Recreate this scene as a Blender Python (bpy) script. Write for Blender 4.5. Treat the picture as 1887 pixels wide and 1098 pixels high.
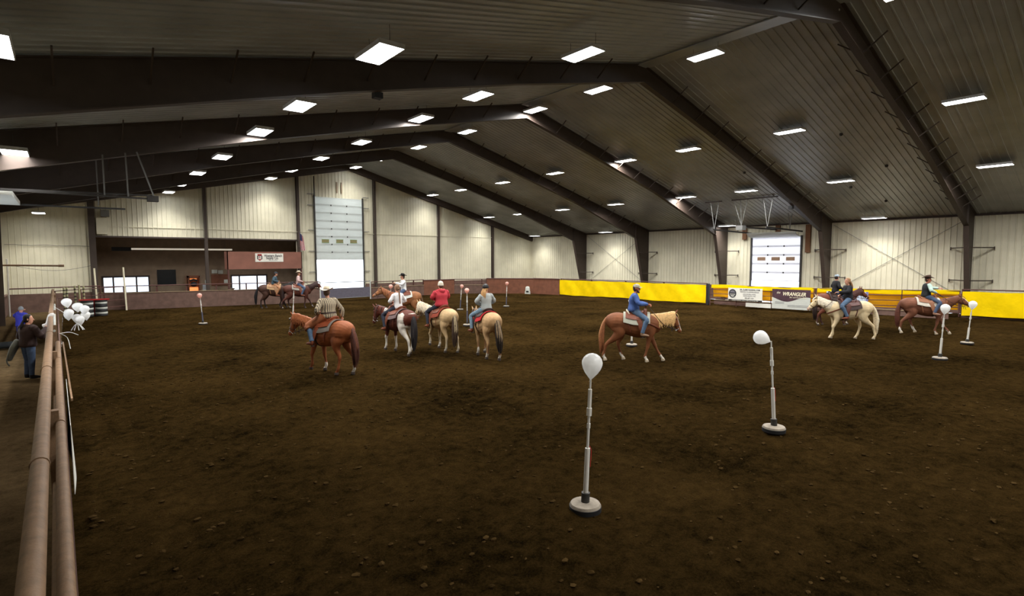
import bpy, math, random
import numpy as np
from mathutils import Vector, Matrix
for o in list(bpy.data.objects): bpy.data.objects.remove(o)
S = bpy.context.scene; COL = S.collection
random.seed(7); np.random.seed(7)
PI = math.pi
# ---------------------------------------------------------------- camera
cd = bpy.data.cameras.new('camera'); cam = bpy.data.objects.new('camera', cd); COL.objects.link(cam); S.camera = cam
cd.sensor_width = 36; cd.lens = 18.8793; cd.clip_start = 0.05; cd.clip_end = 500
R = Matrix(((0.769236, 0.048533, -0.637119), (-0.638958, 0.053669, -0.767367), (-0.003049, 0.997379, 0.072295)))
cam.matrix_world = Matrix.Translation((0, 0, 3.2)) @ R.to_4x4()
# ---------------------------------------------------------------- sky (bright overcast day outside), exposure
w = bpy.data.worlds.new('sky'); S.world = w; w.use_nodes = True
bg = w.node_tree.nodes['Background']; bg.inputs[0].default_value = (0.86, 0.92, 1.0, 1); bg.inputs[1].default_value = 4.5
S.view_settings.view_transform = 'Standard'; S.view_settings.look = 'None'
S.view_settings.gamma = 1; S.view_settings.exposure = 0.12; S.view_settings.use_curve_mapping = False
LAMP = 14.0; LAMP_W = 300.0     # radiance of the tubes behind the lens, power of each fixture
# ---------------------------------------------------------------- materials
def lin(c):
    if isinstance(c, str): c = [int(c[i:i+2], 16) for i in (0, 2, 4)]
    return tuple((v/255/12.92 if v <= 10 else ((v/255+.055)/1.055)**2.4) for v in c[:3]) + (1,)
MATS = {}
def mat(name, c, rough=.7, metal=0, var=.12, scale=6, bump=0, bscale=30, emit=0, spec=.4, vcol=False, trans=0, coord='Object'):
    if name in MATS: return MATS[name]
    m = bpy.data.materials.new(name); m.use_nodes = True; nt = m.node_tree; N = nt.nodes; L = nt.links
    b = N['Principled BSDF']; b.inputs['Roughness'].default_value = rough; b.inputs['Metallic'].default_value = metal
    b.inputs['Specular IOR Level'].default_value = spec
    tc = N.new('ShaderNodeTexCoord')
    base = lin(c)
    if vcol:
        a = N.new('ShaderNodeAttribute'); a.attribute_name = 'coat'; src = a.outputs['Color']
    else:
        r = N.new('ShaderNodeRGB'); r.outputs[0].default_value = base; src = r.outputs[0]
    if var:
        n = N.new('ShaderNodeTexNoise'); n.inputs['Scale'].default_value = scale; n.inputs['Detail'].default_value = 5
        L.new(tc.outputs[coord], n.inputs['Vector'])
        mr = N.new('ShaderNodeMapRange'); mr.inputs['From Min'].default_value = .3; mr.inputs['From Max'].default_value = .7
        mr.inputs['To Min'].default_value = 1-var; mr.inputs['To Max'].default_value = 1+var
        L.new(n.outputs[0], mr.inputs['Value'])
        mx = N.new('ShaderNodeVectorMath'); mx.operation = 'SCALE'; L.new(src, mx.inputs[0]); L.new(mr.outputs[0], mx.inputs['Scale']); src = mx.outputs[0]
    L.new(src, b.inputs['Base Color'])
    if bump:
        n2 = N.new('ShaderNodeTexNoise'); n2.inputs['Scale'].default_value = bscale; n2.inputs['Detail'].default_value = 6
        L.new(tc.outputs[coord], n2.inputs['Vector'])
        bp = N.new('ShaderNodeBump'); bp.inputs['Strength'].default_value = bump; bp.inputs['Distance'].default_value = .02
        L.new(n2.outputs[0], bp.inputs['Height']); L.new(bp.outputs[0], b.inputs['Normal'])
    if emit:
        b.inputs['Emission Color'].default_value = base; b.inputs['Emission Strength'].default_value = emit
    if trans:   # thin translucent sheet
        t = N.new('ShaderNodeBsdfTranslucent'); t.inputs[0].default_value = base
        ms = N.new('ShaderNodeMixShader'); ms.inputs[0].default_value = trans
        L.new(b.outputs[0], ms.inputs[1]); L.new(t.outputs[0], ms.inputs[2]); L.new(ms.outputs[0], N['Material Output'].inputs[0])
    MATS[name] = m; return m
M_wall = mat('cream_metal_siding', (214, 208, 184), .45, .0, .07, 1.3, spec=.5)
M_ceil = mat('dusty_ceiling_liner', (162, 166, 165), .36, .0, .16, .8, spec=.5)
M_ceil2 = M_ceil
M_frame = mat('brown_frame_paint', (66, 55, 48), .55, 0, .12, 3)
M_trim = mat('dark_trim', (70, 58, 52), .6)
M_kick = mat('brown_plywood', (104, 80, 70), .8, 0, .22, 3, bump=.2)
M_kickr = mat('red_brown_plywood', (118, 74, 54), .8, 0, .2, 2.5, bump=.2)
M_pipe = mat('rusty_tan_pipe', (130, 102, 76), .62, 0, .22, 9, bump=.15, bscale=60)
M_pipe2 = mat('dark_red_pipe', (84, 52, 46), .6, 0, .15, 6)
M_grey = mat('grey_steel', (120, 120, 118), .45, .4, .1)
M_dkgrey = mat('dark_grey_steel', (62, 60, 58), .5, .3, .1)
M_white = mat('white_paint', (225, 225, 222), .5)
M_door = mat('white_door_panel', (216, 220, 216), .4, 0, .04, 2, trans=.3)
M_door2 = mat('lit_white_door_panel', (232, 230, 232), .4, 0, .03, 2, trans=.6)
M_doorwin = mat('brown_window_film', (150, 120, 96), .5)
M_doorwin2 = mat('green_brown_window_film', (140, 132, 92), .5)
M_green = mat('green_window_frame', (96, 150, 92), .5)
M_yel = mat('yellow_tarp', (238, 202, 0), .7, 0, .08, 2.0, bump=.5, bscale=7, spec=.1)
M_yel2 = mat('deep_yellow_tarp', (238, 176, 10), .5, 0, .1, 2, bump=.5, bscale=7, trans=.3)
M_black = mat('black_rubber', (30, 30, 32), .6)
M_pvc = mat('white_pvc', (216, 212, 204), .4, 0, .04)
M_pvcg = mat('grey_blue_pvc', (84, 84, 98), .5, 0, .06)
M_conc = mat('concrete_base', (150, 140, 126), .9, 0, .15, 12, bump=.3)
M_ball = mat('white_balloon', (255, 255, 254), .22, 0, 0, spec=.6, trans=.5)
M_ballp = mat('pink_balloon', (244, 204, 192), .25, 0, 0, spec=.5, trans=.5)
M_red = mat('red_plastic', (176, 34, 34), .45)
M_glass = mat('window_glass', (235, 240, 245), .1, 0, 0, trans=.85)
M_wood = mat('weathered_wood', (150, 130, 104), .8, 0, .2, 8)
M_recess = mat('brown_recess_panel', (142, 122, 102), .8, 0, .15, 2)
M_dark = mat('dark_screen', (22, 26, 32), .3)
M_orange = mat('glowing_orange', (255, 150, 84), .5, emit=.9)
M_tan = mat('tan_panel', (140, 122, 98), .7)
M_sign = mat('sign_white', (226, 224, 214), .6, 0, .02)
M_ink = mat('black_ink', (30, 28, 34), .7, 0, 0)
M_inkr = mat('red_ink', (150, 30, 34), .7, 0, 0)
M_inkg = mat('grey_ink', (110, 108, 116), .7, 0, 0)
M_maroon = mat('maroon_vinyl', (74, 50, 58), .55, 0, .25, 3)
M_cream = mat('cream_ink', (232, 224, 196), .6, 0, 0)
M_greyv = mat('pale_grey_vinyl', (196, 198, 190), .55, 0, .04)
# ---------------------------------------------------------------- mesh builder
class MB:
    def __init__(s): s.v = []; s.f = []; s.mi = []; s.cur = 0
    def add(s, vs, fs):
        o = len(s.v); s.v += [tuple(v) for v in vs]; s.f += [tuple(i+o for i in f) for f in fs]; s.mi += [s.cur]*len(fs)
    def box(s, a, b):
        x0, y0, z0 = [min(p, q) for p, q in zip(a, b)]; x1, y1, z1 = [max(p, q) for p, q in zip(a, b)]
        s.add([(x0,y0,z0),(x1,y0,z0),(x1,y1,z0),(x0,y1,z0),(x0,y0,z1),(x1,y0,z1),(x1,y1,z1),(x0,y1,z1)],
              [(0,3,2,1),(4,5,6,7),(0,1,5,4),(1,2,6,5),(2,3,7,6),(3,0,4,7)]); return s
    def bar(s, p, q, w_, h, up=(0,0,1)):
        p = Vector(p); q = Vector(q); t = (q-p).normalized(); up = Vector(up)
        if abs(t.dot(up)) > .98: up = Vector((0,1,0))
        a = t.cross(up).normalized(); b = a.cross(t)
        vs = [c + a*(i*w_/2) + b*(j*h/2) for c in (p, q) for i, j in ((-1,-1),(1,-1),(1,1),(-1,1))]
        s.add(vs, [(3,2,1,0),(4,5,6,7),(0,1,5,4),(1,2,6,5),(2,3,7,6),(3,0,4,7)]); return s
    def loft(s, secs, n=14, side=(0,1,0), sub=3, cap=.35):
        """secs: (x,y,z,ra,rb) - ra along the side axis, rb across it"""
        A = np.array([list(q)+([q[3]] if len(q) == 4 else []) for q in secs], float)
        if sub > 1 and len(A) > 2:
            P = np.vstack([2*A[0]-A[1], A, 2*A[-1]-A[-2]]); out = []
            for i in range(1, len(P)-2):
                for k in range(sub):
                    t = k/sub; p0, p1, p2, p3 = P[i-1:i+3]
                    out.append(.5*((2*p1)+(-p0+p2)*t+(2*p0-5*p1+4*p2-p3)*t*t+(-p0+3*p1-3*p2+p3)*t**3))
            out.append(A[-1]); A = np.array(out)
        A[:, 3:] = np.maximum(A[:, 3:], 1e-4)
        C = A[:, :3]; T = np.gradient(C, axis=0); T /= np.linalg.norm(T, axis=1)[:, None]+1e-9
        side = np.array(side, float)
        rings = []; K = len(A)
        def ring(c, t, ra, rb):
            a = side-t*(side@t); nn = np.linalg.norm(a)
            if nn < .1: a = np.array([1., 0, 0])-t*t[0]; nn = np.linalg.norm(a)
            a /= nn; b = np.cross(t, a)
            return [c+a*math.cos(2*PI*k/n)*ra+b*math.sin(2*PI*k/n)*rb for k in range(n)]
        r0 = max(A[0,3], A[0,4])*cap; r1 = max(A[-1,3], A[-1,4])*cap
        rings.append(ring(C[0]-T[0]*r0*.75, T[0], A[0,3]*.6, A[0,4]*.6))
        for i in range(K): rings.append(ring(C[i], T[i], A[i,3], A[i,4]))
        rings.append(ring(C[-1]+T[-1]*r1*.75, T[-1], A[-1,3]*.6, A[-1,4]*.6))
        vs = [C[0]-T[0]*r0]+[v for r in rings for v in r]+[C[-1]+T[-1]*r1]
        fs = []; m = len(rings)
        for k in range(n): fs.append((0, 1+(k+1) % n, 1+k))
        for i in range(m-1):
            for k in range(n):
                a = 1+i*n+k; b = 1+i*n+(k+1) % n; fs.append((a, b, b+n, a+n))
        e = 1+m*n
        for k in range(n): fs.append((e, 1+(m-1)*n+k, 1+(m-1)*n+(k+1) % n))
        s.add(vs, fs); return s
    def tube(s, pts, r, n=8, sub=1):
        rs = r if isinstance(r, (list, tuple)) else [r]*len(pts)
        return s.loft([(*p, q, q) for p, q in zip(pts, rs)], n=n, sub=sub, cap=.05)
    def lathe(s, prof, o=(0,0,0), n=24):
        vs = []; fs = []
        for r, z in prof: vs += [(o[0]+r*math.cos(2*PI*k/n), o[1]+r*math.sin(2*PI*k/n), o[2]+z) for k in range(n)]
        for i in range(len(prof)-1):
            for k in range(n): a = i*n+k; b = i*n+(k+1) % n; fs.append((a, b, b+n, a+n))
        fs.append(tuple(range(n))[::-1]); fs.append(tuple((len(prof)-1)*n+k for k in range(n)))
        s.add(vs, fs); return s
    def ell(s, c, r, n=14, m=10):
        prof = [(math.sin(PI*i/m), -math.cos(PI*i/m)) for i in range(m+1)]
        k0 = len(s.v); s.lathe([(max(a, .01), b) for a, b in prof], n=n)
        for i in range(k0, len(s.v)): v = s.v[i]; s.v[i] = (c[0]+v[0]*r[0], c[1]+v[1]*r[1], c[2]+v[2]*r[2])
        return s
    def grid(s, fn, nu, nv, thick=0):
        """fn(u,v)->point, closed sheet with thickness along the normal if thick"""
        P = np.array([[fn(i/nu, j/nv) for j in range(nv+1)] for i in range(nu+1)], float)
        q = lambda i, j: i*(nv+1)+j
        fs = [(q(i,j), q(i+1,j), q(i+1,j+1), q(i,j+1)) for i in range(nu) for j in range(nv)]
        V = P.reshape(-1, 3)
        if not thick: s.add(V, fs); return s
        Nn = np.cross(np.gradient(P, axis=0), np.gradient(P, axis=1)); Nn /= np.linalg.norm(Nn, axis=2)[..., None]+1e-9
        V2 = (P-Nn*thick).reshape(-1, 3); o = len(V)
        fs += [tuple(a+o for a in f[::-1]) for f in fs]
        for i in range(nu): fs += [(q(i+1,0), q(i,0), q(i,0)+o, q(i+1,0)+o), (q(i,nv), q(i+1,nv), q(i+1,nv)+o, q(i,nv)+o)]
        for j in range(nv): fs += [(q(0,j), q(0,j+1), q(0,j+1)+o, q(0,j)+o), (q(nu,j+1), q(nu,j), q(nu,j)+o, q(nu,j+1)+o)]
        s.add(np.vstack([V, V2]), fs); return s
    def mesh(s, name):
        me = bpy.data.meshes.new(name); me.from_pydata(s.v, [], s.f); me.update(); return me
    def build(s, name, m, parent=None, smooth=True, voxel=0, relax=0, colfn=None):
        me = s.mesh(name)
        if voxel:
            tmp = bpy.data.objects.new('tmp', me); COL.objects.link(tmp)
            md = tmp.modifiers.new('r', 'REMESH'); md.mode = 'VOXEL'; md.voxel_size = voxel; md.use_smooth_shade = True
            if relax: sm = tmp.modifiers.new('s', 'SMOOTH'); sm.factor = .5; sm.iterations = relax
            dg = bpy.context.evaluated_depsgraph_get(); dg.update()
            me2 = bpy.data.meshes.new_from_object(tmp.evaluated_get(dg)); bpy.data.objects.remove(tmp); bpy.data.meshes.remove(me)
            me = me2; me.name = name
        ms = m if isinstance(m, (list, tuple)) else [m]
        me.materials.clear()
        for q in ms: me.materials.append(q)
        if len(ms) > 1 and not voxel: me.polygons.foreach_set('material_index', s.mi)
        if smooth:
            me.polygons.foreach_set('use_smooth', [True]*len(me.polygons))
            if not voxel: me.set_sharp_from_angle(angle=math.radians(38))
        if colfn:
            n = len(me.vertices); co = np.empty(n*3); me.vertices.foreach_get('co', co); c = colfn(co.reshape(-1, 3))
            at = me.color_attributes.new('coat', 'FLOAT_COLOR', 'POINT'); at.data.foreach_set('color', np.hstack([c, np.ones((n, 1))]).ravel())
        o = bpy.data.objects.new(name, me); COL.objects.link(o)
        if parent: o.parent = parent
        return o
def tag(o, label=None, cat=None, group=None, kind=None):
    if label: o['label'] = label
    if cat: o['category'] = cat
    if group: o['group'] = group
    if kind: o['kind'] = kind
    return o
def thing(name, label, cat, loc=(0,0,0), rz=0, group=None):
    o = bpy.data.objects.new(name, None); COL.objects.link(o); o.location = loc; o.rotation_euler = (0, 0, rz); o.empty_display_size = .2
    return tag(o, label, cat, group)
def struct(o, label=None): o['kind'] = 'structure'; return tag(o, label)
def copy_tree(o, parent=None):
    c = o.copy(); COL.objects.link(c); c.parent = parent
    for ch in o.children: copy_tree(ch, c)
    return c
# ================================================================ building
XL, XR, YN, YE = -2.85, 39.5, -11.0, 44.225
RX, RZ = 18.75, 11.25; ZL, ZR = 6.62, 5.66
def roof(x): return RZ-(RX-x)*(RZ-ZL)/(RX-XL) if x < RX else RZ-(x-RX)*(RZ-ZR)/(XR-RX)
def ribs(u0, u1, step=.28, d=.03):
    """corrugated profile, list of (u, depth)"""
    out = [(u0, 0)]; u = math.ceil(u0/step)*step
    while u < u1-.05:
        if u > u0+.05: out += [(u-.035, 0), (u-.018, d), (u+.018, d), (u+.035, 0)]
        u += step
    out.append((u1, 0)); return out
def siding(mb, u0, u1, z0, ztop, P, step=.28):
    """P(u,d,z)->point; ztop function of u"""
    pr = ribs(u0, u1, step)
    vs = [P(u, d, z0) for u, d in pr]+[P(u, d, ztop(u)) for u, d in pr]; n = len(pr)
    mb.add(vs, [(i, i+1, i+1+n, i+n) for i in range(n-1)])
end = lambda u, d, z: (u, YE-d, z)
mb = MB()
siding(mb, XL, 1.5, 0, roof, end); siding(mb, 1.5, 14.3, 4.73, roof, end); siding(mb, 14.3, 15.8, 0, roof, end)
siding(mb, 15.8, 19.92, 8.33, roof, end); siding(mb, 19.92, XR, 0, roof, end)
struct(mb.build('wall_far', M_wall, smooth=False))
right = lambda u, d, z: (XR-d, u, z)
mb = MB(); zr = lambda u: ZR
siding(mb, YN, 15.98, 0, zr, right); siding(mb, 15.98, 19.5, 4.72, zr, right); siding(mb, 19.5, YE, 0, zr, right)
struct(mb.build('wall_right', M_wall, smooth=False))
mb = MB(); lf = lambda u, d, z: (XL+d, u, z); siding(mb, YN, 21.1, 0, lambda u: ZL, lf); siding(mb, 21.1, 24.9, 4.9, lambda u: ZL, lf); siding(mb, 24.9, YE, 0, lambda u: ZL, lf); struct(mb.build('wall_left', M_wall, smooth=False))
mb = MB(); siding(mb, XL, XR, 0, roof, lambda u, d, z: (u, YN+d, z)); struct(mb.build('wall_near', M_wall, smooth=False))
# ceiling liner, ribs running up the slope
mb = MB(); pr = ribs(YN, YE, .3, .028); n = len(pr)
for xa, xb in ((XL, RX), (RX, XR)):
    mb.add([(xa, y, roof(xa)-d) for y, d in pr]+[(xb, y, roof(xb)-d) for y, d in pr], [(i, i+1, i+1+n, i+n) for i in range(n-1)])
struct(mb.build('ceiling', M_ceil, smooth=False))
mb = MB(); mb.box((RX-.35, YN, RZ-.14), (RX+.35, YE, RZ-.10)); struct(mb.build('trim_1', M_ceil, smooth=False), 'flat ridge flashing strip along the peak of the ceiling')
mb = MB(); mb.box((XR-.06, YN, ZR-.12), (XR-.0, YE, ZR)); struct(mb.build('trim_2', M_trim, smooth=False))
mb = MB()
for xa, xb in ((XL, RX), (RX, XR)): mb.bar((xa, YE-.16, roof(xa)-.28), (xb, YE-.16, roof(xb)-.28), .25, .55)
struct(mb.build('trim_3', M_frame, smooth=False), 'dark raking rafter where the ceiling meets the far wall')
mb = MB()
for a, b in ((XL, 15.75), (20, XR)): mb.box((a, YE-.05, 5.40), (b, YE-.02, 5.44))
struct(mb.build('trim_4', M_wall, smooth=False))
mb = MB(); mb.box((1.4, YE-.12, 4.70), (14.4, YE+.1, 4.80)); struct(mb.build('trim_5', M_trim, smooth=False))
# ---- value noise for soil
def vnoise(x, y, seed):
    rs = np.random.RandomState(seed); T = rs.rand(256, 256); xi = np.floor(x).astype(int); yi = np.floor(y).astype(int)
    fx = x-xi; fy = y-yi; fx = fx*fx*(3-2*fx); fy = fy*fy*(3-2*fy); g = lambda a, b: T[a % 256, b % 256]
    return (g(xi,yi)*(1-fx)+g(xi+1,yi)*fx)*(1-fy)+(g(xi,yi+1)*(1-fx)+g(xi+1,yi+1)*fx)*fy-.5
def lines(a, b, c, near, d0, d1):
    out = [a]
    while out[-1] < b: x = out[-1]; dd = max(0, abs(x-c)-near); out.append(x+min(d1, d0+dd*.02))
    out[-1] = b; return np.array(out)
def soil(X, Y, amp=1):
    return amp*(.045*vnoise(X*.7, Y*.7, 1)+.035*vnoise(X*2.3, Y*2.3, 2)+.055*vnoise(X*5, Y*5, 3)+.035*vnoise(X*9, Y*9, 4))
def earth(name, x0, x1, m, amp):
    xs = lines(x0, x1, 5, 5, .06, .4); ys = lines(YN, YE+5, 6, 6, .06, .4)
    X, Y = np.meshgrid(xs, ys, indexing='ij'); Z = soil(X, Y, amp)-.02; nx, ny = X.shape
    V = np.stack([X, Y, Z], -1).reshape(-1, 3); I = np.arange(nx*ny).reshape(nx, ny)
    F = np.stack([I[:-1,:-1], I[1:,:-1], I[1:,1:], I[:-1,1:]], -1).reshape(-1, 4)
    me = bpy.data.meshes.new(name); me.from_pydata(V.tolist(), [], F.tolist()); me.polygons.foreach_set('use_smooth', [True]*len(F))
    me.materials.append(m); o = bpy.data.objects.new(name, me); COL.objects.link(o); return struct(o)
def dirt(name, dark, light, s=1.0):
    m = bpy.data.materials.new(name); m.use_nodes = True; N = m.node_tree.nodes; L = m.node_tree.links; b = N['Principled BSDF']
    b.inputs['Roughness'].default_value = .95; b.inputs['Specular IOR Level'].default_value = .0
    tc = N.new('ShaderNodeTexCoord')
    def noise(sc, det=6, rgh=.6):
        n = N.new('ShaderNodeTexNoise'); n.inputs['Scale'].default_value = sc; n.inputs['Detail'].default_value = det; n.inputs['Roughness'].default_value = rgh
        L.new(tc.outputs['Object'], n.inputs['Vector']); return n
    n1 = noise(.35); n2 = noise(5, 8, .7); n3 = noise(34, 8, .85)
    ad = N.new('ShaderNodeMath'); ad.operation = 'ADD'; L.new(n1.outputs[0], ad.inputs[0]); L.new(n2.outputs[0], ad.inputs[1])
    ad2 = N.new('ShaderNodeMath'); ad2.operation = 'ADD'; L.new(ad.outputs[0], ad2.inputs[0]); L.new(n3.outputs[0], ad2.inputs[1])
    mr = N.new('ShaderNodeMapRange'); mr.inputs['From Min'].default_value = 1.2; mr.inputs['From Max'].default_value = 1.8; L.new(ad2.outputs[0], mr.inputs[0])
    mix = N.new('ShaderNodeMix'); mix.data_type = 'RGBA'; mix.inputs[6].default_value = lin(dark); mix.inputs[7].default_value = lin(light)
    L.new(mr.outputs[0], mix.inputs[0]); L.new(mix.outputs[2], b.inputs['Base Color'])
    bp = N.new('ShaderNodeBump'); bp.inputs['Strength'].default_value = 1; bp.inputs['Distance'].default_value = .14*s
    ad3 = N.new('ShaderNodeMath'); ad3.operation = 'ADD'; L.new(n2.outputs[0], ad3.inputs[0]); L.new(n3.outputs[0], ad3.inputs[1])
    L.new(ad3.outputs[0], bp.inputs['Height']); L.new(bp.outputs[0], b.inputs['Normal']); return m
M_dirt = dirt('arena_dirt', (24, 18, 9), (84, 64, 34)); M_aisle = dirt('aisle_dirt', (74, 60, 40), (128, 106, 76), .5)
earth('floor', -.25, XR, M_dirt, 1)
o = earth('floor_aisle', XL-.1, -.25, M_aisle, .3)
# loose clods lying on the arena dirt
rs = np.random.RandomState(5); mb = MB()
ico = [(0,0,1),(.9,0,.4),(.28,.85,.4),(-.73,.53,.4),(-.73,-.53,.4),(.28,-.85,.4),(.73,.53,-.4),(-.28,.85,-.4),(-.9,0,-.4),(-.28,-.85,-.4),(.73,-.53,-.4),(0,0,-1)]
icf = [(0,1,2),(0,2,3),(0,3,4),(0,4,5),(0,5,1),(1,6,2),(2,7,3),(3,8,4),(4,9,5),(5,10,1),(6,7,2),(7,8,3),(8,9,4),(9,10,5),(10,6,1),(11,7,6),(11,8,7),(11,9,8),(11,10,9),(11,6,10)]
cx = .1+16*rs.rand(3400)**1.15; cy = 1+17*rs.rand(3400)**1.1; cz = soil(cx, cy)-.02
for i in range(3400):
    r = .008+.03*rs.rand()**3; q = rs.rand(12)*.5+.75; a = rs.rand()*6.3; ca, sa = math.cos(a), math.sin(a)
    mb.add([(cx[i]+r*q[k]*(v[0]*ca-v[1]*sa)*1.3, cy[i]+r*q[k]*(v[0]*sa+v[1]*ca), cz[i]+r*(.25+q[k]*v[2]*.6)) for k, v in enumerate(ico)], icf)
M_clod = mat('dry_clod', (58, 44, 24), 1, 0, .45, 4, spec=0)
tag(mb.build('dirt_clods', M_clod, smooth=False), 'loose dry clods scattered over the dark arena dirt', 'clods', kind='stuff')
# bright ground outdoors
mb = MB(); mb.box((-60, YE+5, -.3), (120, 130, -.02)); mb.box((XR+.02, -60, -.3), (140, YE+5, -.02)); mb.box((-60, -40, -.3), (XL-.1, YE+5, -.02)); struct(mb.build('ground', mat('snowy_gravel', (225, 228, 232), .9), smooth=False))
# ---- portal frames
fr_lbl = ['nearest', 'second nearest', 'third nearest', 'fourth', 'fifth and farthest']
def frame_pts():
    dep = lambda x: .76+.38*max(0, (9-x)/11)**1 if x < RX else .68
    low = [(XL+.34, 0), (XL+.42, roof(-2.4)-1.22), (5.96, roof(5.96)-.86), (12, roof(12)-.74), (RX, RZ-.76), (24, roof(24)-.66), (30, roof(30)-.68), (37.62, 4.95), (38.95, 0)]
    top = [(XL+.05, 0), (XL+.05, ZL-.06), (5.96, roof(5.96)-.04), (12, roof(12)-.04), (RX, RZ-.06), (24, roof(24)-.04), (30, roof(30)-.04), (XR-.07, ZR-.03), (XR-.07, 0)]
    return low, top
low, top = frame_pts()
def rafter_low(x):
    for (a, za), (b, zb) in zip(low[1:], low[2:]):
        if a <= x <= b: return za+(zb-za)*(x-a)/(b-a)
    return 5
def make_frame():
    root = thing('steel_frame', '', 'frame', (0, 0, 0))
    mb = MB()
    for i in range(len(low)-1):
        a, b, c, d = low[i], low[i+1], top[i+1], top[i]
        vs = [(p[0], s*.012, p[1]) for s in (-1, 1) for p in (a, b, c, d)]
        mb.add(vs, [(0,1,2,3), (7,6,5,4), (0,4,5,1), (3,2,6,7)])
    mb.build('web', M_frame, root, False)
    mb = MB()
    for i in range(len(low)-1): mb.bar((low[i][0], 0, low[i][1]), (low[i+1][0], 0, low[i+1][1]), .24, .03, up=(0,.001,1))
    mb.build('inner_flange', M_frame, root, False)
    mb = MB()
    for i in range(len(top)-1): mb.bar((top[i][0], 0, top[i][1]), (top[i+1][0], 0, top[i+1][1]), .24, .03)
    mb.build('outer_flange', M_frame, root, False)
    for x in [0, 1.6, 3.2, 4.9, 6.6, 8.4, 10.2, 12, 14, 16, 21, 22.8, 24.5, 26.2, 27.8, 29.4, 31, 32.5, 34, 35.3, 36.5]:
        mb = MB()
        for sgn in (-1, 1): mb.bar((x, sgn*.02, roof(x)-.58), (x, sgn*.74, roof(x)-.05), .035, .04)
        mb.build('rafter_brace', M_frame, root, False)
    for z, xi in ((3.75, 37.98), (1.92, 38.47)):
        mb = MB()
        for sgn in (-1, 1): mb.bar((xi, sgn*.08, z), (XR-.1, sgn*.95, z), .06, .06); mb.bar((XR-.1, sgn*.95, z-.12), (XR-.1, sgn*.95, z+.06), .05, .05)
        mb.build('girt_brace', M_frame, root, False)
    for x in (XL+.45, 37.6):
        z = rafter_low(x); mb = MB(); mb.box((x-.01, -.1, z), (x+.01, .1, roof(x)-.1)); mb.build('stiffener', M_frame, root, False)
    return root
f0 = make_frame()
for i in range(5):
    f = f0 if i == 0 else copy_tree(f0)
    f.location = (0, 6.81+7.32*i, 0); f['label'] = 'brown steel portal frame spanning the arena, %s to the camera' % fr_lbl[i] if i < 3 else 'brown steel portal frame spanning the arena, %s counted from the camera' % fr_lbl[i]
    f['group'] = 'portal frames'
f = copy_tree(f0); f.location = (0, -.9, 0); f['label'] = 'brown steel portal frame directly over the camera position'; f['group'] = 'portal frames'
# end wall columns
for i, x in enumerate([1.43, 7.9, 14.45, 21.0, 27.5, 34.0]):
    z0 = 0; h = roof(x)-.5; t = thing('steel_column', 'brown steel column on the far wall, %s from the left' % ['first', 'second', 'third', 'fourth', 'fifth', 'sixth'][i], 'column', (x, YE-.12, 0), group='far wall columns')
    wd = .16 if i else .3
    mb = MB(); mb.box((-.006, -.14, 0), (.006, .1, h)); mb.build('web', M_frame, t, False)
    for y in (-.15, .1): mb = MB(); mb.box((-wd/2-.02, y-.008, 0), (wd/2+.02, y+.008, h)); mb.build('flange', M_frame, t, False)
# cross bracing rods on the right wall
for (a, b, where) in ((28.9, 35.9, 'bay beside the far corner'), (7.1, 14.0, 'bay behind the two right-hand riders')):
    for k in (0, 1):
        mb = MB(); mb.tube([(XR-.06, a, 5.4 if k else .9), (XR-.06, b, .9 if k else 5.4)], .012, n=6)
        tag(mb.build('bracing_rod', M_grey), 'thin bracing rod %s, right wall, %s' % (['rising away', 'falling away'][k], where), 'rod', 'wall bracing rods')
# ---- lamps
M_lamp = mat('lamp_tubes', (255, 255, 255), .5, 0, 0)
bs = M_lamp.node_tree.nodes['Principled BSDF']; bs.inputs['Emission Color'].default_value = (.96, .98, 1, 1); bs.inputs['Emission Strength'].default_value = LAMP
M_fix = mat('lamp_housing', (200, 200, 200), .4, .2)
def make_lamp():
    t = thing('ceiling_light', '', 'light'); mb = MB()
    mb.box((-.3, -.62, .02), (.3, .62, .07)); mb.box((-.3, -.62, -.03), (-.285, .62, .02)); mb.box((.285, -.62, -.03), (.3, .62, .02))
    mb.box((-.3, -.62, -.03), (.3, -.605, .02)); mb.box((-.3, .605, -.03), (.3, .62, .02)); mb.build('housing', M_fix, t, False)
    mb = MB(); mb.box((-.28, -.6, -.02), (.28, .6, .0)); mb.build('lamp_panel', M_lamp, t, False)
    ld = bpy.data.lights.new('tube_light', 'AREA'); ld.shape = 'RECTANGLE'; ld.size = .56; ld.size_y = 1.2; ld.energy = LAMP_W; ld.spread = math.radians(155); ld.color = (1, .985, .95)
    lo = bpy.data.objects.new('tube_light', ld); COL.objects.link(lo); lo.parent = t; lo.location = (0, 0, -.025)
    mb = MB()
    for y in (-.5, .5): mb.tube([(0, y, .07), (0, y, .45)], .006, n=5)
    mb.build('hanger', M_dkgrey, t); return t
L0 = make_lamp(); used = False
edge_light = next(c for c in L0.children if c.type == 'LIGHT').data.copy(); edge_light.energy = LAMP_W*.3; edge_light.spread = math.radians(110)   # power and spread cut beside walls only to keep hot spots off the siding
rowspec = [('A', 5.56, 7.74, 'left row'), ('B', 12.09, 9.25, 'row left of the ridge'), ('C', 18.75, 10.76, 'ridge row'), ('D', 26.02, 9.04, 'row right of the ridge'), ('E', 32.45, 7.34, 'fifth row near the right side'), ('F', 38.0, 5.62, 'row along the right wall'), ('L', -1.05, 6.35, 'row along the left wall')]
ys = [-6.4, -.7, 4.98, 11.25, 16.5, 20.68, 26.7, 32.4, 38.0, 42.6]; ordn = ['behind the camera', 'over the camera', 'first', 'second', 'third', 'fourth', 'fifth', 'sixth', 'seventh', 'last']
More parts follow.
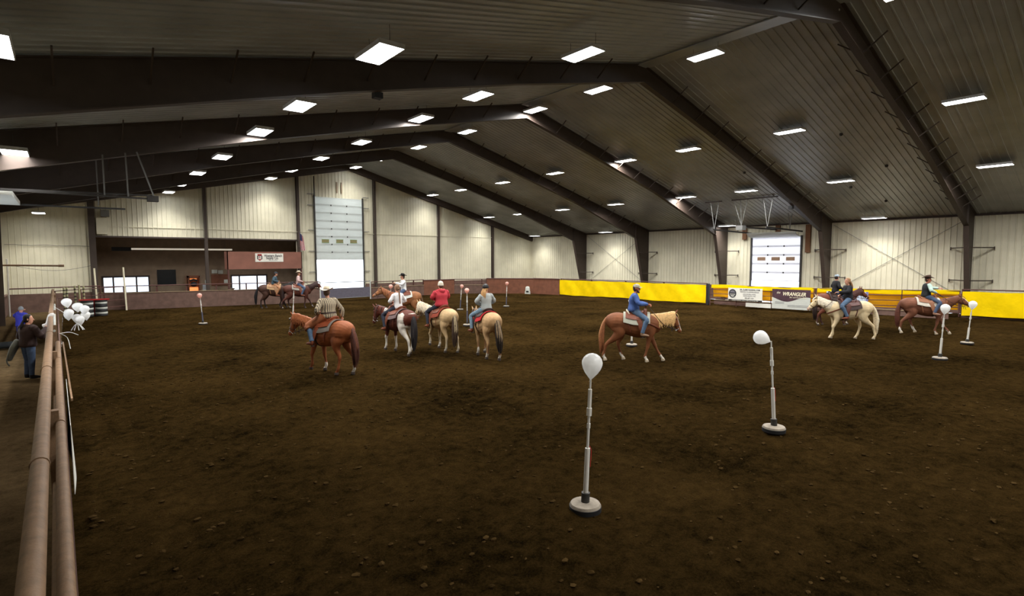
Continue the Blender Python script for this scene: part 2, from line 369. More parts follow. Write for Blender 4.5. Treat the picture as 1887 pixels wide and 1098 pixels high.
for key, x, z, nm in rowspec:
    for j, y in enumerate(ys):
        if key == 'F' and j not in (0, 1, 3, 5, 7, 9): continue
        if key == 'L' and j not in (3, 5, 8): continue
        if key == 'A' and j == 2: continue
        zz = z
        l = copy_tree(L0) if used else L0; used = True
        if key == 'F' and j == 9: y = 42.0
        if key == 'L': x, y, zz = {3: (-.75, 11.3, 6.43), 5: (-.95, 21.0, 6.27), 8: (-1.05, 42.0, 5.98)}[j]
        l.location = (x, y, zz)
        l['label'] = 'white ceiling light in the %s, %s' % (nm, ordn[j] + (' from the camera' if 2 <= j < 9 else (' at the far wall' if j == 9 else '')))
        l['group'] = 'ceiling lights'
        if key in 'FL' or j == 9:
            for c in l.children:
                if c.type == 'LIGHT': c.data = edge_light
# ---- overhead doors
def panel_door(name, label, o, u, W, H0, H1, win, nwin=3, curved=0):
    """o = origin at floor left, u = horizontal unit dir, panels between H0 and H1"""
    root = struct(thing(name, '', 'door', o, math.atan2(u[1], u[0]))); root['label'] = label; del root['category']
    n = round((H1-H0)/.62); ph = (H1-H0)/n
    for i in range(n):
        mb = MB(); mb.box((0, -.02, H0+i*ph), (W, .02, H0+(i+1)*ph))
        for z in (H0+i*ph+.03, H0+(i+1)*ph-.05): mb.box((0, .02, z), (W, .03, z+.015)); mb.box((0, -.03, z), (W, -.02, z+.015))
        p = mb.build('door_panel', M_door2 if curved else M_door, root, False)
        for k in (1, 2):
            hb = MB(); hb.box((W*k/3-.04, -.06, H0+i*ph-.06), (W*k/3+.04, -.02, H0+i*ph+.05))
            if i: hb.build('hinge', M_dkgrey, p, False)
    for k in range(nwin):
        mb = MB(); xc = W*(.2+.3*k); mb.box((xc-.3, -.035, win-.13), (xc+.3, -.021, win+.13)); q = mb.build('door_window', M_doorwin if curved else M_doorwin2, root, False)
        mb = MB()
        for z in (win-.15, win+.13): mb.box((xc-.32, -.04, z), (xc+.32, -.02, z+.025))
        if not curved: mb.build('window_frame', M_green, q, False)
    for x in (-.05, W+.05):
        mb = MB(); mb.box((x-.05, -.16, 0), (x+.05, -.02, H1+.1)); mb.build('jamb_track', M_dkgrey, root, False)
        if not curved:
            for z in (2.2, 3.9, 5.6, 7.6, 8.5): mb = MB(); mb.bar((x, -.1, z), (x+(-.55 if x < 0 else .55), -.1, z), .05, .05); mb.build('track_bracket', M_grey, root, False)
    if not curved:
        mb = MB(); mb.box((-.1, -.25, H1), (-.04, -.15, H1+1.6)); mb.build('lift_track', M_dkgrey, root, False)
        mb = MB(); mb.box((W*.45, -.05, H1+.4), (W*.48, -.03, H1+1.3)); mb.box((W*.55, -.05, H1+.4), (W*.58, -.03, H1+1.3)); mb.build('spring_shaft', M_tan, root, False)
    return root
panel_door('door_1', 'tall white overhead door raised halfway on the far wall, bright daylight below', (15.84, YE-.02, 0), (1, 0), 4.05, 3.18, 8.33, 4.73)
d2 = panel_door('door_2', 'white overhead door partly raised in the right wall behind the vinyl banners', (XR-.02, 19.45, 0), (0, -1), 3.43, 1.55, 4.70, 3.16, curved=1)
mb = MB(); mb.grid(lambda u, v: (u*3.43, -.03-.95*math.sin(v*PI/2), 4.70+.36*(1-math.cos(v*PI/2))*.9), 3, 6, .03); mb.build('curved_top_panel', M_door, d2, False)
# right door overhead tracks and hangers
t = thing('door_track', 'overhead door tracks and opener rail hung from the ceiling at the right wall door', 'track', (XR, 17.7, 5.05))
for y in (-1.8, 1.8):
    mb = MB(); mb.bar((-.2, y, 0), (-5.6, y, .1), .06, .1); mb.build('rail', M_dkgrey, t, False)
    for x in (-2.2, -5.4):
        for dx in (-.3, .3): mb = MB(); mb.bar((x, y, .1), (x+(dx if x > -4 else 0), y+(dx if x < -4 else 0), roof(XR+x)-5.12), .03, .03); mb.build('hanger', M_grey, t, False)
mb = MB(); mb.bar((-.2, 0, .2), (-5.1, 0, .2), .07, .1); mb.build('opener_rail', M_dkgrey, t, False)
mb = MB(); mb.box((-5.5, -.22, .0), (-5.0, .22, .3)); mb.build('opener_motor', M_grey, t, False)
for dx in (-.3, 0, .3): mb = MB(); mb.bar((-5.2, 0, .3), (-5.4, dx*1.6, roof(34.1)-5.12), .028, .028); mb.build('opener_hanger', M_grey, t, False)
mb = MB(); mb.bar((-5.4, -2.4, roof(34.1)-5.14), (-5.4, .6, roof(34.1)-5.14), .08, .08); mb.build('cross_angle', M_frame, t, False)
mb = MB(); mb.bar((-5.4, 1.3, roof(34.1)-5.14), (-5.4, 2.5, roof(34.1)-5.14), .08, .08); mb.build('cross_angle', M_frame, t, False)
for y, z0, z1 in ((20.05, 4.6, 5.5), (17.6, 4.75, 5.55), (15.55, 3.6, 5.5)):
    mb = MB(); mb.box((XR-.16, y-.16, z0), (XR-.04, y+.16, z1)); struct(mb.build('trim_6', mat('raw_brown_timber', (120, 84, 58), .8), smooth=False), 'brown timber block fixed by the right wall door')
# left side overhead track
t = thing('door_track', 'steel door tracks hung under the ceiling at upper left of the arena', 'track', (XL, 23, 5.2))
for y in (-2.0, -1.86): mb = MB(); mb.bar((.1, y, 0), (5.15, y, -.02+(.12 if y > -1.9 else 0)), .045, .05); mb.build('rail', M_dkgrey, t, False)
mb = MB(); mb.bar((.1, 2, -.1), (4.7, 2, -.08), .05, .06); mb.build('rail', M_dkgrey, t, False)
mb = MB(); mb.box((5.0, -2.05, -.1), (5.3, -1.8, .08)); mb.build('opener_motor', M_dkgrey, t, False)
for xa, xb, y in ((4.48, 4.5, -1.95), (4.78, 5.2, -1.95), (3.9, 3.9, -1.95), (.8, .8, -1.95), (3.9, 3.9, 2.0), (1, 1, 2.0)):
    mb = MB(); mb.bar((xb, y, 0), (xa, y, roof(XL+xa)-5.3-(.9 if y < 0 else 0)), .04, .04); mb.build('hanger', M_grey, t, False)
for k in range(3): mb = MB(); mb.box((.15+.55*k, -1.8, -.12+.0*k), (.67+.55*k, 1.95, .02)); mb.build('raised_door_panel', M_greyv, t, False)
mb = MB(); mb.box((-.22, -.12, -.22), (.22, .12, .22)); g = mb.build('junction_box', M_grey, None, False); g.location = (2.15, YE-.2, 6.25); tag(g, 'grey metal box high on the far wall above the recess', 'box')
mb = MB(); mb.box((-.28, -.08, -.55), (.28, .08, .5)); g = mb.build('heater_cabinet', M_wall, None, False); g.location = (1.95, YE-.15, 5.45); tag(g, 'cream metal cabinet on the far wall beside the first column', 'cabinet')
# camera-like fitting at the ridge
t = thing('ridge_fitting', 'small white fitting on a cord below the ceiling ridge, upper right', 'fitting', (18.9, 6.9, RZ-.35))
mb = MB(); mb.tube([(0, -.12, 0), (0, .12, -.03)], .035); mb.build('body', M_white, t); mb = MB(); mb.tube([(0, 0, 0), (0, 0, .3)], .006, n=5); mb.build('cord', M_white, t)
for i, (x, y) in enumerate([(27.5, 9.6), (31.5, 8.9), (33.8, 11.2), (36.3, 10.2), (30.2, 15.5)]):
    mb = MB(); mb.lathe([(.06, 0), (.08, -.05), (.05, -.12)], n=12); g = mb.build('junction_box', M_dkgrey); g.location = (x, y, roof(x)-.02)
    tag(g, 'small dark junction box on the right ceiling slope, %s from the ridge' % ['first', 'third', 'fourth', 'fifth', 'second'][i], 'box', 'ceiling junction boxes')
for i, (x, y) in enumerate([(7.0, 14.35), (33.6, 14.3)]):
    mb = MB(); mb.box((-.12, -.1, -.16), (.12, .12, 0)); g = mb.build('speaker', M_black, None, False); g.location = (x, y-.02, rafter_low(x)-.01)
    tag(g, ['small black speaker under the second frame on its left slope', 'small black speaker under the second frame on its right slope'][i], 'speaker')
# ================================================================ recess (viewing area) behind the far wall
YB = 48.0
mb = MB()
wins = [(2.0, 4.75, .85, 1.98), (10.3, 13.0, .75, 1.9)]
xs = [1.3] + [v for w_ in wins for v in w_[:2]] + [15.5]
for a, b in ((1.3, 2.0), (4.75, 10.3), (13.0, 15.5)): mb.box((a, YB, 0), (b, YB+.1, 5))
for a, b, z0, z1 in wins: mb.box((a, YB, 0), (b, YB+.1, z0)); mb.box((a, YB, z1), (b, YB+.1, 5))
struct(mb.build('wall_recess_back', M_recess, smooth=False))
mb = MB(); mb.box((1.25, YE+.05, 0), (1.35, YB, 5)); mb.box((15.45, YE+.1, 0), (15.55, YB, 5)); struct(mb.build('wall_recess_sides', M_recess, smooth=False))
mb = MB(); mb.box((1.25, YE+.05, 4.98), (15.55, YB+.1, 5.08)); struct(mb.build('ceiling_recess', M_recess, smooth=False))
for i, (a, b, z0, z1) in enumerate(wins):
    r = struct(thing('window_%d' % (i+1), '', 'w', (a, YB, z0))); r['label'] = ['bright window at the left end of the recess', 'bright window under the announcer box'][i]; del r['category']
    W_ = b-a; H_ = z1-z0; mb = MB()
    for x in (0, W_*.22, W_*.72, W_): mb.box((x-.05, -.06, 0), (x+.05, .04, H_))
    mb.box((-.05, -.06, -.06), (W_+.05, .04, .03)); mb.box((-.05, -.06, H_-.03), (W_+.05, .04, H_+.1)); mb.build('window_frame', M_trim, r, False)
    mb = MB(); mb.box((0, .05, 0), (W_, .06, H_)); mb.build('pane', M_glass, r, False)
mb = MB(); mb.box((-.6, -.05, -.55), (.6, 0, .55)); g = mb.build('dark_board', M_dark, None, False); g.location = (5.87, YB-.01, 1.93); tag(g, 'dark square board on the recess back wall between windows', 'board')
t = thing('popcorn_machine', 'glowing orange popcorn machine against the recess back wall', 'popcorn machine', (7.55, YB-.45, .0))
mb = MB(); mb.box((-.35, -.3, 0), (.35, .3, .75)); mb.build('cart', M_kick, t, False)
mb = MB(); mb.box((-.3, -.02, .8), (.3, .24, 1.1)); mb.box((-.22, -.02, 1.7), (.22, .2, 1.78)); mb.ell((.02, .0, 1.38), (.11, .1, .13)); mb.build('lit_popcorn', M_orange, t, False)
mb = MB()
for x in (-.36, .36): mb.box((x-.04, -.3, .75), (x+.04, .3, 1.98))
mb.box((-.4, -.3, 1.85), (.4, .3, 2.0)); mb.build('cabinet_frame', M_kickr, t, False)
mb = MB(); mb.tube([(-.25, -.1, 1.6), (0, -.1, 1.7), (.25, -.1, 1.6)], .08); mb.ell((0, -.1, 1.35), (.24, .12, .2)); mb.build('kettle', M_black, t)
t = thing('tube_heater', 'long white tube heater with added fill glow under the recess ceiling', 'heater', (3.64, 46.6, 4.0))
mb = MB(); mb.tube([(0, 0, 0), (6.5, 0, 0)], .06); mb.build('tube', mat('fill_glow_tube', (236, 226, 206), .5, emit=.5), t); mb = MB(); mb.box((-1.1, -.2, -.15), (0, .2, .12)); mb.build('burner_box', M_black, t, False)  # tube emission is added fill to brighten the dark recess
for x in (.3, 3, 6): mb = MB(); mb.tube([(x, 0, .05), (x, 0, .98)], .01); mb.build('hanger', M_grey, t)
mb = MB(); mb.box((0, -.04, 0), (1.2, 0, .9)); g = mb.build('notice_board', M_kickr, None, False); g.location = (8.85, YB-.01, 1.15); tag(g, 'red brown notice board on the recess back wall', 'board')
for i, (x, z) in enumerate([(8.9, 2.15), (9.35, 2.1), (9.75, 1.35), (8.4, 1.35)]):
    mb = MB(); mb.box((0, -.03, 0), (.4-.05*i, 0, .28)); g = mb.build('paper_notice', M_greyv, None, False); g.location = (x, YB-.045, z); tag(g, 'pale paper notice pinned up in the recess, %s from the left' % ['second', 'third', 'fourth', 'first'][i], 'paper', 'recess notices')
t = thing('counter', 'brown service counter along the recess back wall', 'counter', (8.5, 46.9, 0)); mb = MB(); mb.box((0, 0, .9), (1.8, .7, .96)); mb.build('worktop', M_tan, t, False); mb = MB(); mb.box((.05, .05, 0), (1.75, .65, .9)); mb.build('cabinet', M_kick, t, False)
t = thing('water_dispenser', 'small white dispenser standing left of the counter in the recess', 'dispenser', (8.15, 46.7, 0)); mb = MB(); mb.box((-.17, -.17, 0), (.17, .17, .95)); mb.build('body', M_greyv, t, False); mb = MB(); mb.lathe([(.1, .95), (.14, 1.0), (.14, 1.3), (.05, 1.34)], n=12); mb.build('bottle', M_glass, t)
mb = MB(); mb.box((-.55, -.35, 0), (.55, .35, .62)); g = mb.build('freezer_chest', M_greyv, None, False); g.location = (1.95, 47.3, 0.0); tag(g, 'pale chest under the left recess window', 'chest')
# announcer box
t = thing('announcer_booth', 'brown plywood announcer box raised over the arena fence', 'booth', (9.0, 42.95, 2.52))
mb = MB(); mb.box((0, 0, 0), (5.3, .06, 1.28)); mb.box((0, 0, 0), (.06, .9, 1.28)); mb.box((5.24, 0, 0), (5.3, .9, 1.28)); mb.build('plywood_front', mat('booth_plywood', (132, 88, 74), .8, 0, .12, 1.5), t, False)
mb = MB(); mb.box((.06, .06, 0), (5.24, .9, .08)); mb.build('booth_floor', M_wood, t, False)
for x in (.06, 5.24): mb = MB(); mb.box((x-.05, .02, -2.52), (x+.05, .12, 0)); mb.build('post', M_pipe2, t, False)
def textmesh(txt, size, m, parent, loc, name='lettering', bold=0, align='CENTER', sx=1, shear=0):
    cu = bpy.data.curves.new('t', 'FONT'); cu.body = txt; cu.size = size; cu.extrude = .003; cu.align_x = align; cu.align_y = 'CENTER'; cu.offset = bold; cu.shear = shear
    o = bpy.data.objects.new('t', cu); COL.objects.link(o); dg = bpy.context.evaluated_depsgraph_get(); dg.update()
    me = bpy.data.meshes.new_from_object(o.evaluated_get(dg)); bpy.data.objects.remove(o); me.materials.clear(); me.materials.append(m); me.name = name
    r = bpy.data.objects.new(name, me); COL.objects.link(r); r.parent = parent
    r.matrix_local = Matrix.Translation(loc) @ Matrix.Rotation(PI/2, 4, 'X') @ Matrix.Diagonal((sx, 1, 1, 1)); return r
def sagged(W_, H_, m, parent, name='banner_sheet', th=.012, wav=.02):
    mb = MB(); mb.grid(lambda u, v: (u*W_, wav*math.sin(u*9)*math.sin(v*3)*.5+.0, v*H_), 24, 8, th); return mb.build(name, m, parent)
# store banner on the booth
t = thing('shop_banner', 'white sign with red and black emblem on the announcer box', 'sign', (10.88, 42.94, 3.05))
mb = MB(); mb.box((0, -.02, 0), (2.0, 0, .63)); mb.build('sign_board', M_sign, t, False)
textmesh('Western Ranch', .26, M_ink, t, (1.27, -.022, .45), bold=.006, sx=.78); textmesh('Supply Co.', .26, M_ink, t, (1.2, -.022, .28), bold=.006, sx=.78); textmesh('406-252-6692', .11, M_inkg, t, (1.25, -.022, .12), sx=1.0)
mb = MB(); mb.add([(.13+.36*a, -.024, .08+.5*b) for a, b in ((0,.25),(.5,0),(1,.25),(1,.75),(0,.75))], [(0,1,2,3,4)]); mb.build('emblem_shield', M_ink, t, False)
mb = MB(); mb.add([(.13+.36*a, -.027, .08+.5*b) for a, b in ((.08,.24),(.5,.0),(.92,.24))], [(0,1,2)]); mb.box((.16, -.029, .46), (.46, -.025, .58)); mb.build('emblem_red', M_inkr, t, False)
mb = MB(); mb.box((.2, -.029, .2), (.42, -.026, .42)); mb.build('emblem_panel', M_sign, t, False)
textmesh('R', .24, M_inkr, t, (.31, -.031, .31), bold=.004)
# flag
t = thing('flag', 'striped national flag hanging from a pole beside the announcer box', 'flag', (14.45, 43.45, 3.8))
mb = MB(); mb.tube([(0, 0, -.1), (-.12, 0, 1.62)], .015); mb.tube([(-.02, 0, .4), (-.02, .52, .4)], .015); mb.build('pole', M_grey, t)
M_fred = mat('flag_red', (170, 40, 52), .7, 0, 0); M_fwhite = mat('flag_white', (225, 215, 215), .7, 0, 0); M_fblue = mat('flag_blue', (52, 58, 96), .7, 0, 0)
def flagpt(u, v): return (-.1+.42*u*(.55+.45*v)-.16*(1-v)*.2, -.03-.05*math.sin(u*14+v*2), .12+1.4*(1-v)*1.0-.25*u*(1-v))
mb = MB()
for k in range(13):
    mb.cur = k % 2
    mb.grid(lambda u, v: flagpt((k+u)/13*.98, v), 1, 10)
mb.build('stripes', [M_fred, M_fwhite], t)
mb = MB(); mb.grid(lambda u, v: tuple(np.array(flagpt(u*.62, v*.42))+(0, -.012, .004)), 8, 5); c = mb.build('canton', M_fblue, t)
mb = MB()
for i in range(5):
    for j in range(4):
        p = flagpt(.05+.12*i, .04+.1*j); mb.add([(p[0]+.012*math.cos(a)*(1 if q % 2 else .45), p[1]-.016, p[2]+.012*math.sin(a)*(1 if q % 2 else .45)) for q, a in enumerate(np.arange(10)*PI/5)], [tuple(range(10))])
mb.build('stars', M_fwhite, c, False)
# ================================================================ arena fences
def seg_frame(p, q):
    L = math.hypot(q[0]-p[0], q[1]-p[1]); return L, math.atan2(q[1]-p[1], q[0]-p[0])
def fence(p, q, label, kick=1.1, rail=1.5, km=M_kick, pm=M_pipe2, midrails=(), posts=(0,), base=.0, group='perimeter fence'):
    L, a = seg_frame(p, q); t = thing('fence_panel', label, 'fence', (p[0], p[1], 0), a, group)
    if kick: mb = MB(); mb.box((0, .0, base), (L, .04, kick)); mb.build('kickboard', km, t, False); mb = MB(); mb.box((0, -.03, kick), (L, .07, kick+.035)); mb.build('cap_board', M_wood if km is M_kick else M_pipe2, t, False)
    if rail: mb = MB(); mb.tube([(0, .02, rail), (L, .02, rail)], .032); mb.build('rail', pm, t)
    for z in midrails: mb = MB(); mb.tube([(0, .02, z), (L, .02, z)], .025); mb.build('rail', pm, t)
    for u in posts: mb = MB(); mb.box((u*L-.045, .04, 0), (u*L+.045, .12, (rail or kick)+.02)); mb.build('post', pm, t, False)
    return t
far = [((2.9, 42.5), (7.98, 41.7)), ((7.98, 41.7), (13.5, 40.45)), ((13.5, 40.45), (14.6, 40.2))]
for i, (p, q) in enumerate(far): fence(p, q, 'brown kickboard fence with pipe rail, %s' % ['left of the balloon stick at the recess', 'in front of the announcer box', 'short piece beside the far gate'][i], 1.08, 1.54, posts=(0, .33, .66) if i < 2 else (0,))
# far gate
L, a = seg_frame((14.65, 40.2), (18.9, 40.7)); t = thing('gate', 'swing gate with solid lower board in front of the open far door', 'gate', (14.65, 40.2, 0), a)
for x in (0, L): mb = MB(); mb.tube([(x, 0, .02), (x, 0, 1.56)], .05); mb.build('gate_post', M_greyv, t)
mb = MB(); mb.tube([(0, 0, 1.46), (L, 0, 1.46)], .03); mb.tube([(0, 0, .22), (L, 0, .22)], .03); mb.build('gate_rail', M_grey, t)
mb = MB(); mb.box((0, -.02, .22), (L, .02, 1.0)); mb.build('gate_board', mat('blue_grey_board', (96, 92, 104), .7, 0, .1), t, False)
fence((19.0, 40.7), (24.5, 41.8), 'brown kickboard fence right of the far gate', .9, 1.38, posts=(0, .4, .8))
fence((24.5, 41.8), (27.8, 41.9), 'tall red brown plywood panel right of the open fence run', 1.3, 1.34, km=M_kickr, posts=(0, 1))
fence((27.8, 41.9), (30.3, 40.2), 'low brown board fence with open pipe rails above, near the far corner', .78, 1.34, midrails=(1.0, 1.17), posts=(0, .85, 1))
fence((30.3, 40.2), (33.2, 36.9), 'tall red brown plywood panel bending around the far corner', 1.36, 1.4, km=M_kickr, posts=(0, .55))
fence((33.2, 36.9), (33.68, 33.96), 'tall red brown plywood panel just before the yellow tarp', 1.36, 1.42, km=M_kickr, posts=(0,))
fence((33.75, 33.9), (34.65, 20.3), 'brown fence carrying the long yellow tarp', 1.25, 1.44, posts=(0, .25, .5, .75, 1))
def tarp(p, q, z0, z1, label, off=-.10, m=M_yel, fold=0):
    L, a = seg_frame(p, q); t = thing('yellow_tarp', label, 'tarp', (p[0], p[1], 0), a, 'yellow tarps')
    ph = random.random()*9
    def fn(u, v):
        x = u*L; return (x, off+.025*math.sin(x*1.7+ph+v*2)+.015*math.sin(x*4.3+v*5+ph), z0+(z1-z0)*v+.03*math.sin(x*.8+ph)*(1-v)+.012*math.sin(x*3.1))
    mb = MB(); mb.grid(fn, int(L*6), 12, .008); mb.build('sheet', m, t)
    if fold: mb = MB(); mb.grid(lambda u, v: (u*L, -.12+.02*math.sin(u*L*3), z1-.2+.22*v+.03*math.sin(u*L*1.3)), int(L*6), 4, .01); mb.build('folded_edge', M_yel, t)
    return t
tarp((33.75, 33.9), (34.65, 20.3), .06, 1.34, 'long yellow tarp on the fence behind the rider in blue')
# gate section
def rails(p, q, label, n=5, z0=.25, z1=1.42, posts=(0, .5, 1), kick=0):
    L, a = seg_frame(p, q); t = thing('pipe_gate', label, 'gate', (p[0], p[1], 0), a)
    for i in range(n): z = z0+(z1-z0)*i/(n-1); mb = MB(); mb.tube([(0, 0, z), (L, 0, z)], .022); mb.build('rail', M_pipe2, t)
    for u in posts: mb = MB(); mb.tube([(u*L, 0, .04), (u*L, 0, z1+.02)], .03); mb.build('upright', M_pipe2, t)
    return t
rails((33.6, 19.4), (33.8, 12.9), 'red brown pipe gate carrying the two large banners', posts=(0, .28, .5, .62, 1))
rails((33.85, 12.85), (36.8, 6.75), 'red brown pipe gate behind the palomino horse', posts=(0, .33, .62, 1))
tarp((33.68, 19.3), (33.9, 12.9), .58, 1.42, 'yellow tarp draped behind the bannered gate', off=.14, m=M_yel2, fold=1)
tarp((33.98, 12.8), (36.9, 6.8), .4, 1.42, 'yellow tarp draped behind the gate near the palomino', off=.14, m=M_yel2, fold=1)
fence((36.85, 6.65), (38.2, -.6), 'brown fence carrying the yellow tarp at the right edge', 1.3, 1.5, posts=(0, .33, .66))
tarp((36.8, 6.65), (38.15, -.6), .1, 1.40, 'yellow tarp at the right edge behind two balloon sticks', off=-.12)
fence((38.2, -.6), (38.4, YN+.3), 'brown fence running on out of view beyond the right edge', 1.3, 1.5, posts=(0, .5))
mb = MB(); mb.box((-.08, -.08, 0), (.08, .08, 1.46)); g = mb.build('gate_post', M_black, None, False); g.location = (34.2, 19.9, 0); tag(g, 'dark square post between the long tarp and the gate', 'post')
fence((35.0, 19.9), (35.3, 6.9), 'low brown kick rail lying behind the pipe gates', .3, 0, posts=())
# banners on the gate; local +x runs from far to near
def banner(p, q, z0, label): L, a = seg_frame(p, q); return thing('banner', label, 'banner', (p[0], p[1], z0), a), L
t, L = banner((33.5, 18.06), (33.56, 15.83), .44, 'white banner with a round black logo on the pipe gate'); Hh = .84
mb = MB(); mb.box((0, 0, 0), (L, .015, Hh)); mb.build('banner_sheet', M_sign, t, False)
textmesh('DR. CLARK FANNING, DVM', .145, M_ink, t, (L*.64, -.004, Hh*.88), sx=.72, bold=.002)
textmesh('EMERGENCY ON-DEMAND SERVICES', .09, M_inkg, t, (L*.63, -.004, Hh*.72), sx=.82)
textmesh('LARGE AND SMALL ANIMALS', .09, M_inkg, t, (L*.63, -.004, Hh*.55), sx=.72); textmesh('EQUINE DENTAL CARE', .085, M_inkg, t, (L*.63, -.004, Hh*.42), sx=.9)
textmesh('406 607 1221', .12, M_ink, t, (L*.63, -.004, Hh*.25), sx=.9)
mb = MB(); mb.box((.03, -.012, 0), (L, 0, .1)); mb.build('banner_footer', M_ink, t, False); textmesh('COMPLETE VETERINARY CARE AT YOUR LOCATION ALL YEAR', .065, M_sign, t, (L*.5, -.016, .05), sx=.95)
mb = MB(); nn = 32; cxl, czl = .3, Hh*.57
for k in range(nn):
    a0, a1 = 2*PI*k/nn, 2*PI*(k+1)/nn; mb.add([(cxl+r*.95*math.cos(a_), -.006, czl+r*1.05*math.sin(a_)) for r, a_ in ((.2, a0), (.265, a0), (.265, a1), (.2, a1))], [(0,1,2,3)])
mb.build('logo_ring', M_ink, t, False)
mb = MB(); mb.add([(cxl+.2*math.cos(a_), -.005, czl+.02+.21*math.sin(a_)) for a_ in np.linspace(0, PI, 13)], [tuple(range(13))]); mb.build('logo_dome', M_inkg, t, False)
mb = MB(); mb.box((cxl-.24, -.009, czl-.02), (cxl+.24, -.006, czl+.05)); mb.box((cxl-.16, -.009, czl-.12), (cxl+.2, -.006, czl-.07)); mb.build('logo_bars', M_ink, t, False)
t, L = banner((33.55, 15.22), (33.62, 13.02), .12, 'maroon and grey banner reading WRANGLER on the pipe gate'); Hh = 1.2
wv = lambda u: Hh*(.5-.13*math.sin((u-.12)*2*PI*.95)*1.0) if 1 else 0
mb = MB(); mb.grid(lambda u, v: (u*L, 0, wv(u)+(Hh-wv(u))*v), 24, 3, .012); mb.build('banner_top_field', M_maroon, t, False)
mb = MB(); mb.grid(lambda u, v: (u*L, 0, (wv(u))*v), 24, 3, .012); mb.build('banner_lower_field', M_greyv, t, False)
textmesh('WRANGLER', .30, M_cream, t, (L*.58, -.006, Hh*.76), sx=.82, bold=.008, shear=.25); textmesh('the', .2, M_cream, t, (L*.17, -.006, Hh*.82), sx=.8, shear=.3)
textmesh('Bar and Kasino Klub', .115, M_cream, t, (L*.68, -.006, Hh*.6), shear=.3)
for i in range(4): mb = MB(); mb.box((L*(.08 if i < 2 else .42), -.006, Hh*(.34-.07*i)), (L*(.33 if i < 2 else .95), -.001, Hh*(.34-.07*i)+.018)); mb.build('small_print', M_inkg, t, False)
t, L = banner((34.0, 12.3), (34.9, 10.45), .62, 'pale blue and white banner half hidden behind the palomino rider')
mb = MB(); mb.box((0, 0, 0), (L, .015, .66)); mb.build('banner_sheet', mat('pale_blue_vinyl', (196, 208, 226), .6, 0, .08, 3), t, False); mb = MB(); mb.box((L-.12, -.004, 0), (L, 0, .66)); mb.build('banner_edge', mat('lavender_edge', (120, 120, 170), .6), t, False)
mb = MB(); mb.box((0, 0, 0), (1.6, .012, .26)); g = mb.build('banner', M_sign, None, False); g.location = (33.58, 16.9, .1); g.rotation_euler = (0, 0, -PI/2+.02); tag(g, 'low white strip banner below the round logo banner', 'banner')
# end-left fence corner: pipes, kickboard
mb = MB(); mb.box((XL+.1, YE-.12, 0), (1.4, YE-.06, 1.15)); struct(mb.build('baseboard_far', M_kick, smooth=False))
mb = MB()
for ya, yb in ((YN+.2, 21.0), (25.0, YE-.2)): mb.box((XL+.04, ya, 0), (XL+.12, yb, 1.15)); mb.box((XL+.04, ya, 1.15), (XL+.18, yb, 1.2))
struct(mb.build('baseboard_left', M_kick, smooth=False))
mb = MB(); mb.box((14.55, YE-.1, 0), (15.7, YE-.05, 1.1)); mb.box((20.1, YE-.1, 0), (XR-.1, YE-.05, 1.1)); struct(mb.build('baseboard_far_right', M_kick, smooth=False))
mb = MB(); mb.box((XR-.1, YN+.2, 0), (XR-.05, 15.9, 1.1)); mb.box((XR-.1, 19.6, 0), (XR-.05, YE-.1, 1.1)); struct(mb.build('baseboard_right', M_kick, smooth=False))
t = thing('pipe_rail', 'thin dark pipe rail crossing the aisle end below the far wall', 'rail', (-2.6, 41.8, 0)); mb = MB(); mb.tube([(0, 0, 1.58), (4.2, .4, 1.6)], .035); mb.build('rail', M_pipe2, t)
mb = MB(); mb.tube([(4.2, .4, 0), (4.2, .4, 1.62)], .04); mb.build('upright', M_pipe2, t)
mb = MB(); mb.tube([(-2.59, 42.06, 0), (-2.52, 41.5, 3.3)], .045); tag(mb.build('leaning_pole', M_pvc), 'pale pole leaning in the far left corner of the aisle', 'pole')
mb = MB(); mb.tube([(XL+.1, 40, 2.95), (-.3, 40, 2.9)], .05); mb.tube([(-.3, 40, 2.9), (-.05, 40, 2.9)], .07); tag(mb.build('wall_bracket_arm', M_pipe), 'horizontal pipe arm reaching out from the left wall', 'pipe')
mb = MB(); mb.tube([(XL+.1+i*.4, YE-.1, 4.15+.02*math.sin(i*1.7)-.004*i) for i in range(11)], .012, n=5); tag(mb.build('wall_cable', M_dkgrey), 'thin dark cable strung across the far left wall', 'cable', 'far left wall cables')
mb = MB(); mb.tube([(-2.4+i*.38, 43.5, 2.9-.32*math.sin(PI*i/10)) for i in range(11)], .01, n=5); tag(mb.build('wall_cable', M_dkgrey), 'sagging cable below the pipe arm at far left', 'cable', 'far left wall cables')
# stub gate near barrels
rails((-.5, 38.6), (2.9, 42.4), 'open pipe gate between the left fence and the recess corner', n=4, z0=.3, z1=1.52, posts=(0, .33, .66, 1))
fence((1.5, 43.2), (2.85, 43.0), 'short dark board fence behind the barrels', 1.1, 1.5, posts=(1,))
for i, (x, y, h) in enumerate([(2.9, 42.3, 2.75), (1.46, 43.0, 2.7)]):
    mb = MB(); mb.tube([(0, 0, 0), (-.06, 0, h)], .05, n=10); g = mb.build('jump_pole', M_cream); g.location = (x, y, 0); tag(g, ['tall cream pole standing upright at the left end of the board fence', 'tall cream pole standing upright right behind the barrels'][i], 'pole')
for i, (x, y, h, st) in enumerate([(.36, 39.6, 1.75, 1), (.55, 39.4, 1.8, 0), (.75, 39.5, 1.72, 1), (-.0, 38.9, 1.7, 1), (-.12, 38.5, 1.72, 1)]):
    t = thing('slalom_pole', ['spotted', 'plain', 'second spotted', 'leftmost spotted', 'leaning spotted'][i]+' cream pole stacked upright by the barrels', 'pole', (x, y, 0), 0, 'poles by the barrels')
    mb = MB(); mb.tube([(0, 0, 0), (0, 0, h)], .05, n=10); mb.build('pole', mat('pale_green_paint', (172, 170, 130), .6), t)
    if st:
        for k in range(8): mb = MB(); mb.lathe([(.053, .12+k*.2), (.053, .18+k*.2)], n=10); mb.build('dark_band', M_black, t)
